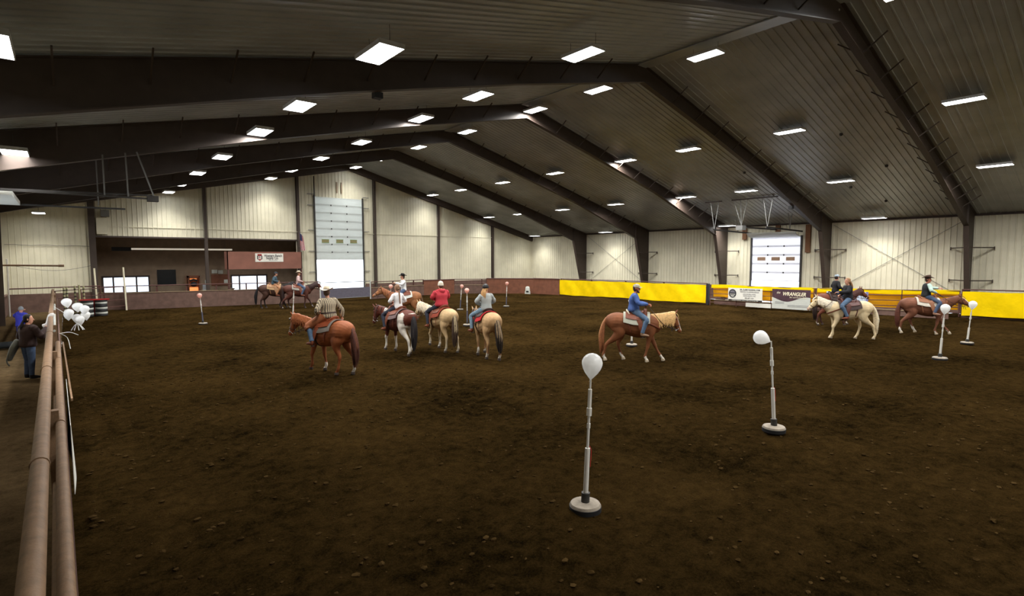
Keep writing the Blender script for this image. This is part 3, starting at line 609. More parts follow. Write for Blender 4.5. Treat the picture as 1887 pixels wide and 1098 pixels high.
def barrel(x, y, z, m, label, lying=True):
    t = thing('barrel', label, 'barrel', (x, y, z), group='barrels in the far left corner')
    mb = MB(); pr = [(.02, 0), (.29, 0), (.3, .03), (.285, .06), (.285, .28), (.3, .3), (.285, .32), (.285, .56), (.3, .58), (.285, .6), (.285, .84), (.3, .87), (.29, .9), (.02, .9)]
    mb.lathe(pr, n=24); b_ = mb.build('body', m, t)
    mb = MB()
    for z_ in (.12, .4, .7): mb.lathe([(.292, z_), (.292, z_+.1)], n=24)
    s_ = mb.build('stripe', M_greyv if m is M_black else m, t)
    return t
barrel(.85, 39.0, 0, M_black, 'black barrel with pale bands, left of the pair'); barrel(1.5, 39.2, 0, M_black, 'black barrel with pale bands, right of the pair'); barrel(1.25, 39.75, 0.02, M_red, 'red barrel standing behind the black barrels')
mb = MB(); mb.box((-.7, -.05, 0), (.7, .25, .06)); g = mb.build('barrel_lid_board', M_red, None, False); g.location = (1.2, 39.1, .91); tag(g, 'red board lying across the black barrels', 'board')
# grey plastic feeder at the corner
t = thing('mineral_feeder', 'small white plastic feeder box at the foot of the corner fence', 'feeder', (32.5, 36.9, 0), 2.2)
mb = MB(); mb.box((-.24, -.1, 0), (.24, .12, .25)); mb.loft([(0, 0, .25, .22, .12), (0, 0, .45, .21, .1), (0, 0, .64, .18, .07)], side=(1,0,0)); mb.build('body', M_greyv, t); mb = MB(); mb.box((-.12, .1, .16), (.12, .14, .3)); mb.build('opening', M_black, t, False)
# ---- long left fence beside the camera
fx = lambda y: -.17-.0108*y
M_rust = mat('dark_red_kick', (88, 60, 48), .8, 0, .2, 4, bump=.2)
ends = [-10.4, -6, -1.5, 3, 7.6, 12.6, 17.8, 23.2, 28.6, 33.6, 38.4]
nm = ['farthest behind the camera', 'second behind the camera', 'beside the camera', 'nearest in view', 'with the white banner', 'past the white banner', 'beside the standing woman', 'before the balloons', 'next to the white balloons', 'past the child', 'last before the far corner']
for i in range(len(ends)-1):
    y0, y1 = ends[i], ends[i+1]; t = thing('rail_fence', 'tan pipe and board fence section %s' % nm[i], 'fence', (fx(y0), y0, 0), math.atan2(fx(y1)-fx(y0), y1-y0)*-1, 'left side fence sections')
    Lh = y1-y0; mb = MB(); mb.tube([(0, 0, 1.6), (0, Lh, 1.6)], .058, n=16); c = mb.build('top_rail', M_pipe, t)
    mb = MB(); mb.lathe([(.066, -.012), (.066, .012)], n=16); c2 = mb.build('weld_collar', M_pipe, c); c2.rotation_euler = (PI/2, 0, 0); c2.location = (0, Lh*.55, 1.6)
    if y0 < 15:
        mb = MB(); mb.tube([(.13, 0, 1.42), (.13, Lh-.05 if y1 < 15 else 2.6, 1.42)], .042, n=12); mb.build('second_rail', M_pipe, t)
    else:
        mb = MB(); mb.tube([(.07, 0, 1.42), (.07, Lh, 1.42)], .03, n=12); mb.build('second_rail', M_greyv if 22 < y1 < 30 else M_pipe, t)
    mb = MB(); mb.box((.14, .0, .03), (.18, Lh-.02, 1.12)); mb.build('kickboard', M_rust, t, False)
    mb = MB(); mb.box((.02, .03, 0), (.12, .13, 1.56)); mb.build('post', M_pipe, t, False)
    mb = MB(); mb.tube([(.06, 0, .75), (.06, Lh, .75)], .03, n=8); mb.build('lower_rail', M_pipe, t)
t = thing('arena_banner', 'white vinyl banner hung on the arena side of the left fence', 'banner', (0, 0, 0))
mb = MB(); mb.grid(lambda u, v: (-.0108*(8.7+3.6*u)+.045+.03*math.sin(u*7)*v, 8.7+3.6*u, 1.12-.9*v+.02*math.sin(u*11)), 30, 6, .006); mb.build('banner_sheet', M_sign, t)
mb = MB(); mb.bar((-.02, 11.0, .98), (-.13, 17.0, 1.2), .025, .04); tag(mb.build('loose_board', M_pipe, None, False), 'weathered board propped along the left fence top', 'board')
t = thing('wire_loop', 'pale baling wire looped on the left fence behind the woman', 'wire', (-.1, 18.5, 1.2)); mb = MB(); mb.tube([(-.1, -.3, .1), (.1, -.1, .1), (.28, 0, .0)], .008, n=5, sub=3); mb.tube([(-.1, -.2, .1), (.05, .4, -.1), (.1, -1.2, -.2)], .008, n=5, sub=3); mb.build('wire', M_pvc, t)
# ================================================================ balloon sticks
def balloon(parent_or_none, c, d, r, h, m, name='balloon'):
    """c = knot point, d = unit direction knot->top"""
    d = Vector(d).normalized(); c = Vector(c); prof = [(0, .01), (.03, .018), (.045, .012), (.07, .08), (.16, .3), (.3, .62), (.45, .86), (.6, .99), (.7, 1), (.82, .88), (.91, .67), (.97, .4), (1, .08)]
    mb = MB(); mb.lathe([(a*r, t*h) for t, a in prof], n=24); o = mb.build(name, m, parent_or_none)
    o.matrix_local = Matrix.Translation(c) @ d.to_track_quat('Z', 'Y').to_matrix().to_4x4(); return o
def stick(x, y, label, lean=(0, 0), pink=False, grey=False, ball=1, droop=None, k=1.0):
    t = thing('balloon_stick', label, 'balloon stick', (x, y, 0), group='balloon sticks'); t.scale = (1, 1, k)
    lx, ly = lean; at = lambda z: (lx*(z-.1), ly*(z-.1), z)
    mb = MB(); mb.lathe([(.16, -.01), (.2, .0), (.2, .06), (.185, .085), (.06, .1)], n=28); b = mb.build('base', M_conc, t)
    mb = MB(); mb.lathe([(.203, -.012), (.205, .05), (.19, .06)], n=28); mb.build('base_rim', M_black, b)
    mb = MB(); mb.tube([at(.09), at(.22)], .055, n=14); mb.build('socket', M_dkgrey, t)
    mb = MB(); mb.tube([at(.18), at(.80)], .032, n=12); mb.build('lower_pipe', M_pvcg if grey else M_pvc, t)
    mb = MB(); mb.tube([at(.78), at(1.32)], .016, n=10); mb.build('thin_pipe', M_pvc, t)
    mb = MB(); mb.tube([at(1.06), at(1.12)], .022, n=10); mb.tube([at(1.22), at(1.32)], .032, n=12); mb.build('coupling', M_pvc, t)
    mb = MB(); mb.tube([at(1.3), at(1.56)], .024, n=12); mb.build('upper_pipe', M_pvc, t)
    mb = MB(); mb.tube([at(1.55), at(1.68)], .012, n=10); mb.build('balloon_holder', M_pvc, t)
    mb = MB(); mb.tube([Vector(at(.82))+Vector((.035, 0, 0)), Vector(at(.75))+Vector((.05, -.02, 0)), Vector(at(.55))+Vector((.04, -.02, 0))], .004, n=5, sub=3); mb.build('tie', M_red if not grey else M_black, t)
    if ball:
        lb = {1: 'white balloon', 2: 'pink balloon'}[2 if pink else 1]
        r, h = (.13, .36) if not pink else (.115, .29)
        if droop: bo = balloon(None, Vector((x, y, 0))+Vector((*at(1.66)[:2], 1.66*k)), droop, r, h*.95, M_ball)
        else: bo = balloon(None, Vector((x, y, 0))+Vector((*at(1.66)[:2], 1.66*k)), (lx*3-.03, ly*3, 1), r, h, M_ballp if pink else M_ball)
        tag(bo, lb+' on the '+label, 'balloon', 'balloons on sticks')
    return t
cr = Vector((.769, -.639, 0))       # to the right as seen from the stand
def ln(a): return (cr.x*a, cr.y*a)
stick(4.98, 4.54, 'balloon stick closest to the camera', ln(.035))
stick(10.01, 4.43, 'leaning balloon stick with drooping top, second from the camera', ln(-.065), droop=(-cr.x, -cr.y, .45))
stick(21.11, 4.28, 'tilted balloon stick in front of the vested rider', ln(.04), k=0.84)
stick(25.77, 4.44, 'tilted balloon stick farthest right before the yellow tarp', ln(.06), k=0.75)
stick(15.92, 12.28, 'balloon stick hidden behind the horse of the rider in blue', ln(.0), k=0.86)
stick(5.17, 30.47, 'balloon stick alone at left before the far fence', ln(-.05), pink=True, grey=True, k=0.76)
stick(14.79, 21.2, 'balloon stick between red hoodie rider and grey sweater rider', ln(-.0), pink=True, grey=True, k=0.92)
stick(19.09, 28.13, 'leaning balloon stick just behind the red hoodie rider', ln(.06), pink=True, grey=True, k=0.8)
stick(22.74, 28.0, 'balloon stick before the far corner, right of the grey sweater rider', ln(.03), pink=True, grey=True, k=0.84)
stick(14.2, 27.9, 'balloon stick hidden behind the white-shirt cowboy on the red dun', ln(0), pink=True, grey=True, k=0.9)
stick(9.32, 29.74, 'bare stick without balloon in front of the two far dark horses', ln(.06), ball=0, k=0.92)
# balloon bunch at the left fence
for i, (dx, dy, dz, r) in enumerate([(-.02, 0, 1.46, .16), (.26, .02, 1.28, .17), (.42, -.26, 1.2, .15), (.5, .1, .95, .15), (.0, -.2, 1.08, .15), (.2, .1, .86, .16), (.33, -.22, .82, .14), (-.02, .14, .98, .14)]):
    b = balloon(None, (.02+dx, 25.3+dy, dz), (.12*(i % 3-1), .05, 1), r, .37, M_ball); tag(b, 'white balloon in the bunch tied at the left fence, %s' % ['topmost', 'large one at the centre', 'right edge, upper', 'right edge, middle', 'left edge, middle', 'lower centre', 'lower right', 'lower left'][i], 'balloon', 'balloon bunch at the left fence')
t = thing('balloon_ribbons', 'white ribbon tails hanging under the balloon bunch', 'ribbons', (.24, 25.36, .9))
mb = MB(); mb.tube([(0, 0, 0), (-.3, .0, .35), (-.69, 0, .7)], .008, n=5, sub=3); mb.build('string', M_ball, t)
for i in range(9): a = i*.7; mb = MB(); mb.tube([(0, 0, 0), (.1*math.cos(a), .1*math.sin(a), -.1), (.2*math.cos(a), .16*math.sin(a), -.26)], .012, n=5, sub=2); mb.build('ribbon', M_ball, t)
# ================================================================ horses
TORSO = [(-.82,1.16,.14,.17),(-.74,1.19,.245,.26),(-.56,1.205,.305,.315),(-.32,1.18,.295,.31),(-.05,1.11,.325,.34),(.2,1.09,.315,.36),(.4,1.14,.27,.355),(.56,1.15,.235,.31),(.70,1.12,.18,.23),(.76,1.12,.12,.15)]
def prof(x):
    A = np.array(TORSO); return [np.interp(x, A[:, 0], A[:, k]) for k in (1, 2, 3)]
def srgb(c): return np.array(lin(c)[:3])
M_coat = mat('horse_coat', (0, 0, 0), .62, 0, .22, 4, bump=.25, bscale=90, vcol=True, spec=.25)
M_hair = {}
def hairmat(c):
    k = 'hair_%02x%02x%02x' % tuple(c)
    return mat(k, c, .6, 0, .25, 22, spec=.3)
M_leather = mat('brown_leather', (112, 58, 36), .5, 0, .15, 10); M_leathd = mat('dark_leather', (52, 34, 28), .5, 0, .15, 10); M_metal = mat('bright_metal', (190, 190, 190), .25, .9)
M_eye = mat('dark_eye', (14, 10, 8), .15)
def horse(x, y, deg, spec, saddle, label):
    rz = math.radians(deg); t = thing('horse', label, 'horse', (x, y, 0), rz); sc = spec.get('scale', 1.0); t.scale = (sc, sc, sc)
    up = spec.get('neck', 0.0); yaw = math.radians(spec.get('yaw', 0)); hp = math.radians(spec.get('head', 52))
    S_ = spec.get('st', [(.2, 0), (-.15, 0), (.15, 0), (-.2, 0)])     # FL FR HL HR (dx, lift)
    mb = MB(); mb.loft([(a, 0, z, ry, rr) for a, z, ry, rr in TORSO], n=20)
    # neck
    nb = Vector((.52, 0, 1.20)); poll = Vector((1.20, 0, 1.62+up))
    def bend(p):
        f = max(0, min(1, (p.x-.5)/.7)); a = yaw*f; q = p-Vector((.5, 0, 0)); return Vector((.5+q.x*math.cos(a)-q.y*math.sin(a), q.x*math.sin(a)+q.y*math.cos(a), q.z))
    nk = [(.50, 1.16, .16, .28), (.66, 1.255+up*.1, .135, .25), (.83, 1.365+up*.35, .11, .205), (1.0, 1.485+up*.7, .09, .168), (1.12, 1.57+up*.92, .08, .125), (1.17, 1.60+up, .075, .10)]
    sec = []
    for a, z, ry, rr in nk: p = bend(Vector((a, 0, z))); sec.append((*p, ry, rr))
    nside = (-math.sin(yaw*.6), math.cos(yaw*.6), 0); hside = (-math.sin(yaw), math.cos(yaw), 0)
    mb.loft(sec, n=16, side=nside)
    hd0 = bend(Vector((1.16, 0, 1.62+up))); fwd = Vector((math.cos(yaw), math.sin(yaw), 0)); hdv = fwd*math.cos(hp)+Vector((0, 0, -math.sin(hp))); hup = fwd*math.sin(hp)+Vector((0, 0, math.cos(hp)))
    head = [(0, -.02, .07, .08), (.07, -.045, .095, .125), (.16, -.055, .098, .135), (.27, -.04, .08, .11), (.38, -.03, .06, .083), (.47, -.028, .052, .068), (.54, -.03, .056, .066), (.585, -.035, .045, .05)]
    mb.loft([(*(hd0+hdv*a+hup*b), ra, rb) for a, b, ra, rb in head], n=16, side=hside, cap=.4)
    sv = Vector(hside)
    for s in (-1, 1):   # ears
        e = hd0+hdv*.01+hup*.055+sv*(s*.055); d = (hup*.8-hdv*.55+sv*(s*.15)).normalized(); mb.loft([(*e, .032, .022), (*(e+d*.07), .034, .02), (*(e+d*.13), .02, .014), (*(e+d*.17), .006, .006)], n=10, side=hside, sub=2)
        mb.ell(tuple(hd0+hdv*.54+sv*(s*.045)-hup*.0), (.022, .022, .022)); mb.ell(tuple(hd0+hdv*.15+hup*.03+sv*(s*.078)), (.034, .028, .03))
    legs = []
    for k, s in ((0, 1), (1, -1)):
        dx, lf = S_[k]; yy = .15*s
        L_ = [(.50, yy*.8, 1.10, .12, .19), (.48, yy*1.02, .92, .095, .15), (.47+dx*.1, yy*1.05, .78, .075, .10), (.47+dx*.32+lf*.3, yy, .60+lf*.2, .055, .066), (.475+dx*.48+lf*.7, yy, .47+lf*.55, .050, .058), (.47+dx*.56+lf*.5, yy, .41+lf*.6, .040, .044), (.465+dx*.75+lf*.1, yy, .29+lf*.75, .031, .037), (.465+dx*.95-lf*.3, yy, .175+lf*.95, .040, .046), (.505+dx-lf*.5, yy, .10+lf, .036, .038), (.52+dx-lf*.55, yy, .07+lf, .048, .052), (.54+dx-lf*.6, yy, .0+lf, .060, .068)]
        mb.loft(L_, n=12, cap=.05); legs.append([l[:3] for l in L_])
    for k, s in ((2, 1), (3, -1)):
        dx, lf = S_[k]; yy = .15*s
        L_ = [(-.52, yy*.85, 1.16, .15, .25), (-.46, yy*1.1, .98, .135, .22), (-.46+dx*.12, yy*1.15, .84, .105, .16), (-.53+dx*.35+lf*.2, yy*1.1, .70+lf*.2, .075, .105), (-.63+dx*.55, yy, .575+lf*.5, .052, .068), (-.665+dx*.66, yy*.98, .50+lf*.6, .046, .060), (-.665+dx*.74, yy*.96, .40+lf*.8, .037, .043), (-.66+dx*.86-lf*.1, yy*.95, .28+lf*.9, .033, .040), (-.655+dx*.97-lf*.2, yy*.95, .175+lf, .041, .048), (-.615+dx-lf*.3, yy*.95, .10+lf, .037, .040), (-.60+dx-lf*.3, yy*.95, .07+lf, .048, .053), (-.58+dx-lf*.3, yy*.95, .0+lf, .060, .068)]
        mb.loft(L_, n=12, cap=.05); legs.append([l[:3] for l in L_])
    base = srgb(spec['coat']); hoof = srgb((70, 60, 54)); white = srgb((214, 206, 194)); low_ = srgb(spec['legs']) if 'legs' in spec else base
    muz = srgb(spec.get('muzzle', spec['coat']))
    H0 = np.array(hd0); HV = np.array(hdv); HU = np.array(hup); SV = np.array(sv)
    def col(P):
        C = np.tile(base, (len(P), 1)); z = P[:, 2]
        f = np.clip((.62-z)/.25, 0, 1)[:, None]; C = C*(1-f)+low_*f
        q = P-H0; u = q@HV; v = q@SV; w_ = q@HU
        isn = (P[:, 0] > .6) & (z > .7)
        mz = isn & (u > .47) & (np.abs(v) < .15); C[mz] = muz
        if spec.get('patch'): C[spec['patch'](P)] = white
        if spec.get('blaze'): C[isn & (u > .06) & (u < .56) & (w_ > -.01) & (np.abs(v) < spec['blaze'])] = white
        for k, LG in enumerate(legs):
            zt = LG[-1][2]; near = (np.abs(P[:, 1]-LG[-1][1]) < .12) & ((P[:, 0] > 0) == (k < 2)); h = spec.get('socks', [0]*4)[k]
            if h: C[near & (z < zt+h+.04*np.sin(P[:, 0]*40))] = white
            C[near & (z < zt+.075)] = hoof if not spec.get('palehoof') else srgb((176, 160, 136))
        return C
    bd = mb.build('body', M_coat, t, voxel=.016, relax=3, colfn=col)
    for s in (-1, 1): mb = MB(); mb.ell(tuple(hd0+hdv*.16+hup*.03+sv*(s*.098)), (.016, .012, .014), 10, 8); mb.build('eye', M_eye, t)
    # mane: overlapping locks on the crest
    rs = random.Random(int(x*100)); mm = hairmat(spec['mane']); mb = MB(); side_ = spec.get('manes', -1)
    K = spec.get('locks', 84)
    crest = [(1.19, 1.695+up), (1.12, 1.69+up*.95), (1.0, 1.63+up*.7), (.83, 1.555+up*.35), (.66, 1.50+up*.1), (.52, 1.475)]
    for i in range(K):
        f = i/(K-1)*(len(crest)-1); j = min(int(f), len(crest)-2); g = f-j; cxx = crest[j][0]*(1-g)+crest[j+1][0]*g; czz = crest[j][1]*(1-g)+crest[j+1][1]*g
        L_ = spec.get('manelen', .24)*(.8+.4*rs.random()); s = side_ if rs.random() < .92 else -side_
        pts = []
        for (ly, lz, lx) in ((0, 0, 0), (.055, .0, 0), (.105, -.09, .01), (.135, -L_*.75, .02*rs.uniform(-1, 1)), (.14+.02*rs.random(), -L_*1.25, .05*rs.uniform(-1, 1))):
            p = bend(Vector((cxx+lx, 0, czz+lz))); p += Vector(nside)*(s*ly); pts.append(p)
        rr_ = [(.028, .012), (.03, .010), (.028, .009), (.018, .007), (.003, .002)]
        mb.loft([(*p, a, b) for p, (a, b) in zip(pts, rr_)], n=7, side=(1, 0, 0), sub=2, cap=.1)
    for i in range(5): # forelock
        p = hd0+hup*.09+sv*rs.uniform(-.03, .03); mb.loft([(*p, .018, .012), (*(p+hdv*.08+hup*.03), .018, .012), (*(p+hdv*.2+hup*.005+sv*rs.uniform(-.03, .03)), .004, .004)], n=7, side=hside, sub=2)
    mb.build('mane', mm, t)
    # tail: many locks
    mats_t = [hairmat(spec['tail']), hairmat(spec.get('tail2', spec['tail']))]; mb = MB(); sw = spec.get('swish', 0); back = spec.get('tailback', 0)
    for i in range(84):
        a = rs.uniform(0, 6.28); r = math.sqrt(rs.random()); ex = r*math.cos(a); ey = r*math.sin(a); tl = spec.get('taillen', 1.0)
        mb.cur = 1 if (i > 62) else 0; tl *= rs.uniform(.8, 1.08)
        if i > 62: ex = -abs(ex); tl *= .55
        P_ = [(-.74+ex*.02, ey*.02+0, 1.40), (-.83+ex*.03-back*.2, ey*.04+sw*.04, 1.33), (-.885+ex*.05-back*.6, ey*.075+sw*.12, 1.13), (-.90+ex*.08-back, ey*.10+sw*.22, .85), (-.89+ex*.08-back*1.2, ey*.10+sw*.3, .85-.3*tl), (-.87+ex*.06-back*1.4, ey*.06+sw*.34, .85-.58*tl*rs.uniform(.85, 1.1))]
        rr = [.024, .026, .026, .023, .016, .003]; mb.loft([(*p, q, q) for p, q in zip(P_, rr)], n=7, sub=3, cap=.1)
    mb.build('tail', mats_t, t)
    # bridle and reins
    mb = MB(); ringp = lambda u_, o_: [tuple(hd0+hdv*u_+hup*(b0+math.sin(a)*rb)+sv*(math.cos(a)*ra)) for a in np.linspace(0, 2*PI, 17) for b0, ra, rb in [(o_[0], o_[1]+.006, o_[2]+.006)]]
    mb.tube(ringp(.38, head[4][1:]), .009, n=5); mb.tube([tuple(hd0+hdv*(.03+.1*k_)+hup*(.02-.06*k_)+sv*(.1)) for k_ in (0, 1, 2, 3, 4.4)], .008, n=5); mb.tube([tuple(hd0+hdv*(.03+.1*k_)+hup*(.02-.06*k_)-sv*(.1)) for k_ in (0, 1, 2, 3, 4.4)], .008, n=5)
    mb.tube([tuple(hd0+hdv*.03+hup*(.02+.085*math.sin(a))+sv*(.1*math.cos(a))) for a in np.linspace(0, PI, 9)], .009, n=5); mb.tube([tuple(hd0+hdv*.05+hup*(-.03-.15*math.sin(a))+sv*(.1*math.cos(a))) for a in np.linspace(0, PI, 9)], .008, n=5)
    br = mb.build('bridle', M_leathd, t)
    mb = MB()
    for s in (-1, 1): c_ = hd0+hdv*.47+sv*(s*.06)-hup*.03; mb.tube([tuple(c_), tuple(c_-hup*.1+hdv*.02)], .008, n=6); mb.ell(tuple(c_), (.02, .02, .02), 8, 6)
    mb.build('bit', M_metal, br)
    hand = spec.get('hand', (.42, 0, 1.72)); mb = MB()
    for s in (-1, 1):
        c_ = hd0+hdv*.47+sv*(s*.065)-hup*.12; m_ = (c_*.55+Vector(hand)*.45)-Vector((0, 0, .14))+Vector(nside)*(s*.13); mb.tube([tuple(c_), tuple(m_), (hand[0], hand[1]+s*.02, hand[2])], .008, n=5, sub=6)
    mb.build('reins', M_leathd, br)
    if spec.get('collar'):
        mb = MB(); mb.loft([(.36, .28, 1.24, .022, .006), (.55, .255, 1.17, .022, .006), (.72, .17, 1.08, .024, .006), (.80, 0, 1.02, .03, .008), (.72, -.17, 1.08, .024, .006), (.55, -.255, 1.17, .022, .006), (.36, -.28, 1.24, .022, .006)], n=8, side=(0, 0, 1), sub=5)
        mb.build('breast_collar', M_leather, t)
    # ------------------ saddle
    t2 = thing('saddle', saddle['label'], 'saddle', (x, y, 0), rz); t2.scale = (sc, sc, sc)
    def wrap(x0, x1, a1, off, th, flare=0, frontcut=0):
        def fn(u, v):
            xx = x0+(x1-x0)*u; zc, ry, rr = prof(xx); a = (v*2-1)*a1; k = off+flare*(abs(v*2-1)**3)
            return (xx+frontcut*abs(v*2-1), math.sin(a)*(ry+k), zc+math.cos(a)*(rr+k))
        return fn, th
    mb = MB(); fn, th = wrap(-.34, .46, math.radians(saddle.get('padang', 80)), .035, .022, .012); mb.grid(fn, 14, 26, -th); mb.build('saddle_pad', saddle['pad'], t2)
    mb = MB(); fn, th = wrap(-.27, .38, math.radians(58), .06, .014, .015); mb.grid(fn, 12, 22, -th); sk = mb.build('skirt', saddle['mat'], t2)
    mb = MB(); mb.loft([(-.21, 0, 1.50, .15, .045), (-.1, 0, 1.505, .165, .05), (.05, 0, 1.51, .15, .05), (.2, 0, 1.53, .12, .05), (.3, 0, 1.55, .12, .06)], n=16); mb.build('seat', saddle['mat'], t2)
    mb = MB(); mb.loft([(-.16, .18, 1.49, .018, .03), (-.20, .15, 1.545, .016, .032), (-.235, .08, 1.59, .016, .032), (-.245, 0, 1.60, .016, .032), (-.235, -.08, 1.59, .016, .032), (-.20, -.15, 1.545, .016, .032), (-.16, -.18, 1.49, .018, .03)], n=10, side=(1, 0, 0)); mb.build('cantle', saddle.get('rim', saddle['mat']), t2)
    mb = MB(); mb.loft([(.30, .20, 1.44, .045, .04), (.315, .14, 1.56, .045, .045), (.325, 0, 1.62, .05, .04), (.315, -.14, 1.56, .045, .045), (.30, -.20, 1.44, .045, .04)], n=10, side=(1, 0, 0)); mb.build('swell', saddle['mat'], t2)
    mb = MB(); mb.lathe([(.02, 1.62), (.018, 1.70), (.036, 1.715), (.038, 1.735), (.02, 1.745)], (.345, 0, 0), 14); mb.build('horn', saddle['mat'], t2)
    for s in (-1, 1):
        mb = MB(); mb.loft([(.12, .30*s, 1.40, .085, .012), (.16, .355*s, 1.25, .08, .012), (.20, .385*s, 1.10, .07, .012), (.235, .395*s, .95, .045, .012)], n=10, side=(1, 0, 0)); mb.build('fender', saddle['mat'], t2)
        mb = MB(); mb.tube([(.25, .36*s, .80), (.25, .345*s, .90), (.25, .395*s, .965), (.25, .445*s, .90), (.25, .43*s, .80), (.25, .36*s, .80)], .014, n=6); mb.box((.2, .355*s, .785), (.3, .435*s, .80)); mb.build('stirrup', saddle.get('stir', M_leathd), t2, False)
        mb = MB(); mb.loft([(-.2, .315*s, 1.28, .02, .006), (-.16, .345*s, 1.12, .02, .006), (-.12, .315*s, .93, .02, .006)], n=6, side=(1, 0, 0)); mb.build('rear_strap', saddle['mat'], t2)
    mb = MB(); zc, ry, rr = prof(.27); mb.loft([(.27, (ry+.015)*math.sin(a), zc-(rr+.012)*math.cos(a), .045, .008) for a in np.linspace(-1.5, 1.5, 13)], n=8, side=(1, 0, 0), sub=2); mb.build('cinch', M_leathd, t2)
    return t
# ================================================================ people
M_skin = mat('skin', (206, 150, 124), .5, 0, .05, 10); M_skinr = mat('ruddy_skin', (190, 122, 98), .5, 0, .05, 10)
def rotz(v, a): return Vector((v.x*math.cos(a)-v.y*math.sin(a), v.x*math.sin(a)+v.y*math.cos(a), v.z))
def person(x, y, deg, label, J, W, sc=1.0):
    """J: joints in the person's frame (+x forward). W: clothing"""
    t = thing('person', label, 'person', (x, y, 0), math.radians(deg)); t.scale = (sc, sc, sc)
    V = lambda k: Vector(J[k]); tw = math.radians(J.get('twist', 0)); bs = W.get('bulk', 1.0)
    pel, che, nec, hea = V('pelvis'), V('chest'), V('neck'), V('head'); hy = math.radians(J.get('headyaw', 0)); sdc = rotz(Vector((0, 1, 0)), tw)
    def torso(mb, off, z_lo=0):
        wst = pel.lerp(che, .45); up_ = (che-pel).normalized()
        sec = [(*(pel-up_*.06), .155*bs+off, .115*bs+off), (*pel, .17*bs+off, .125*bs+off), (*wst, .148*bs+off, .11*bs+off), (*pel.lerp(che, .8), .168*bs+off, .115*bs+off), (*che, .178*bs+off, .112*bs+off), (*(che+up_*.10), .165*bs+off, .088+off), (*(che+up_*.155), .10+off*.8, .065+off*.6)]
        mb.loft(sec[z_lo:] if z_lo >= 0 else sec[:3], n=18, side=tuple(sdc), cap=.2)
    sh = {}
    for s, n_ in ((1, 'L'), (-1, 'R')): sh[n_] = che+(che-pel).normalized()*.085+sdc*(s*.175*bs)
    head = MB(); fwd = rotz(Vector((1, 0, 0)), hy); lat = rotz(Vector((0, 1, 0)), hy)
    hp = lambda a, b, c: hea+fwd*a+lat*b+Vector((0, 0, c))
    hs = [(.03, -.135, .03, .035), (.025, -.11, .05, .06), (.012, -.07, .063, .082), (0, -.02, .072, .094), (-.005, .03, .076, .098), (-.008, .075, .068, .088), (-.01, .108, .045, .06)]
    def skull(mb, o): mb.loft([(*hp(a, 0, c), ra+o, rb+o) for a, c, ra, rb in hs], n=18, side=tuple(lat), cap=.3)
    mb = MB(); torso(mb, 0); mb.loft([(*(nec-Vector((0, 0, .06))), .07, .065), (*nec, .056, .056), (*(hea+Vector((0, 0, -.06))-fwd*.01), .052, .056)], n=12, side=tuple(lat)); skull(mb, 0)
    mb.loft([(*hp(.088, 0, .015), .011, .012), (*hp(.105, 0, -.015), .014, .014), (*hp(.112, 0, -.033), .017, .013), (*hp(.09, 0, -.042), .013, .01)], n=8, side=tuple(lat))
    mb.loft([(*hp(.084, .022, -.07), .006, .008), (*hp(.094, 0, -.07), .009, .009), (*hp(.084, -.022, -.07), .006, .008)], n=8, side=(0, 0, 1))
    for s in (1, -1): mb.ell(tuple(hp(-.01, .078*s, -.005)), (.02, .014, .032), 8, 6)
    for s, n_ in ((1, 'L'), (-1, 'R')):
        a, b, c = sh[n_], V('elbow'+n_), V('hand'+n_)
        mb.loft([(*(a-sdc*(s*.05)), .05, .06), (*a, .056, .06), (*a.lerp(b, .4), .047, .05), (*b, .038, .041), (*b.lerp(c, .35), .04, .041), (*c, .026, .022)], n=12, cap=.2)
        d = (c-b).normalized(); pn = Vector((0, 0, 1)); lt = d.cross(pn).normalized() if abs(d.z) < .95 else Vector((0, 1, 0)); nn = lt.cross(d).normalized()
        mb.loft([(*c, .024, .02), (*(c+d*.04), .04, .017), (*(c+d*.085), .042, .016)], n=10, side=tuple(lt), cap=.2)
        for q, (o_, L_) in enumerate(((-.031, .062), (-.0105, .074), (.0105, .07), (.031, .055))):
            p0 = c+d*.075+lt*o_; p1 = p0+d*L_*.5-nn*.006; p2 = p1+d*L_*.25-nn*L_*.45; p3 = p2-d*L_*.22-nn*L_*.25
            mb.loft([(*p0, .0105, .0105), (*p1, .0095, .0095), (*p2, .009, .009), (*p3, .007, .007)], n=8, sub=2)
        th0 = c+d*.02-lt*(.026*-s); mb.loft([(*th0, .013, .013), (*(th0+d*.035+lt*(.028*s)-nn*.01), .012, .012), (*(th0+d*.07+lt*(.02*s)-nn*.028), .009, .009)], n=8, sub=2)
        h_, k_, an = pel+Vector((0, s*.095, -.03)), V('knee'+n_), V('ankle'+n_)
        mb.loft([(*h_, .088, .095), (*h_.lerp(k_, .45), .075, .08), (*k_, .055, .058), (*k_.lerp(an, .3), .052, .056), (*k_.lerp(an, .75), .036, .038), (*an, .035, .037)], n=12, cap=.2)
        toe = V('toe'+n_); mb.loft([(*(an-Vector((0, 0, .02))), .03, .03), (*(an.lerp(toe, .4)-Vector((0, 0, .035))), .026, .02), (*(toe-Vector((0, 0, .012))), .024, .012)], n=10)
    mb.build('body', W.get('skin', M_skin), t, voxel=.0085, relax=1)
    for s in (1, -1): mb = MB(); mb.ell(tuple(hp(.086, .031*s, .012)), (.009, .009, .007), 8, 6); mb.build('eye', M_eye, t)
    # shirt
    o = W.get('puff', .02); mb = MB(); torso(mb, o+.004)
    sl = W.get('sleeve', 1.0)
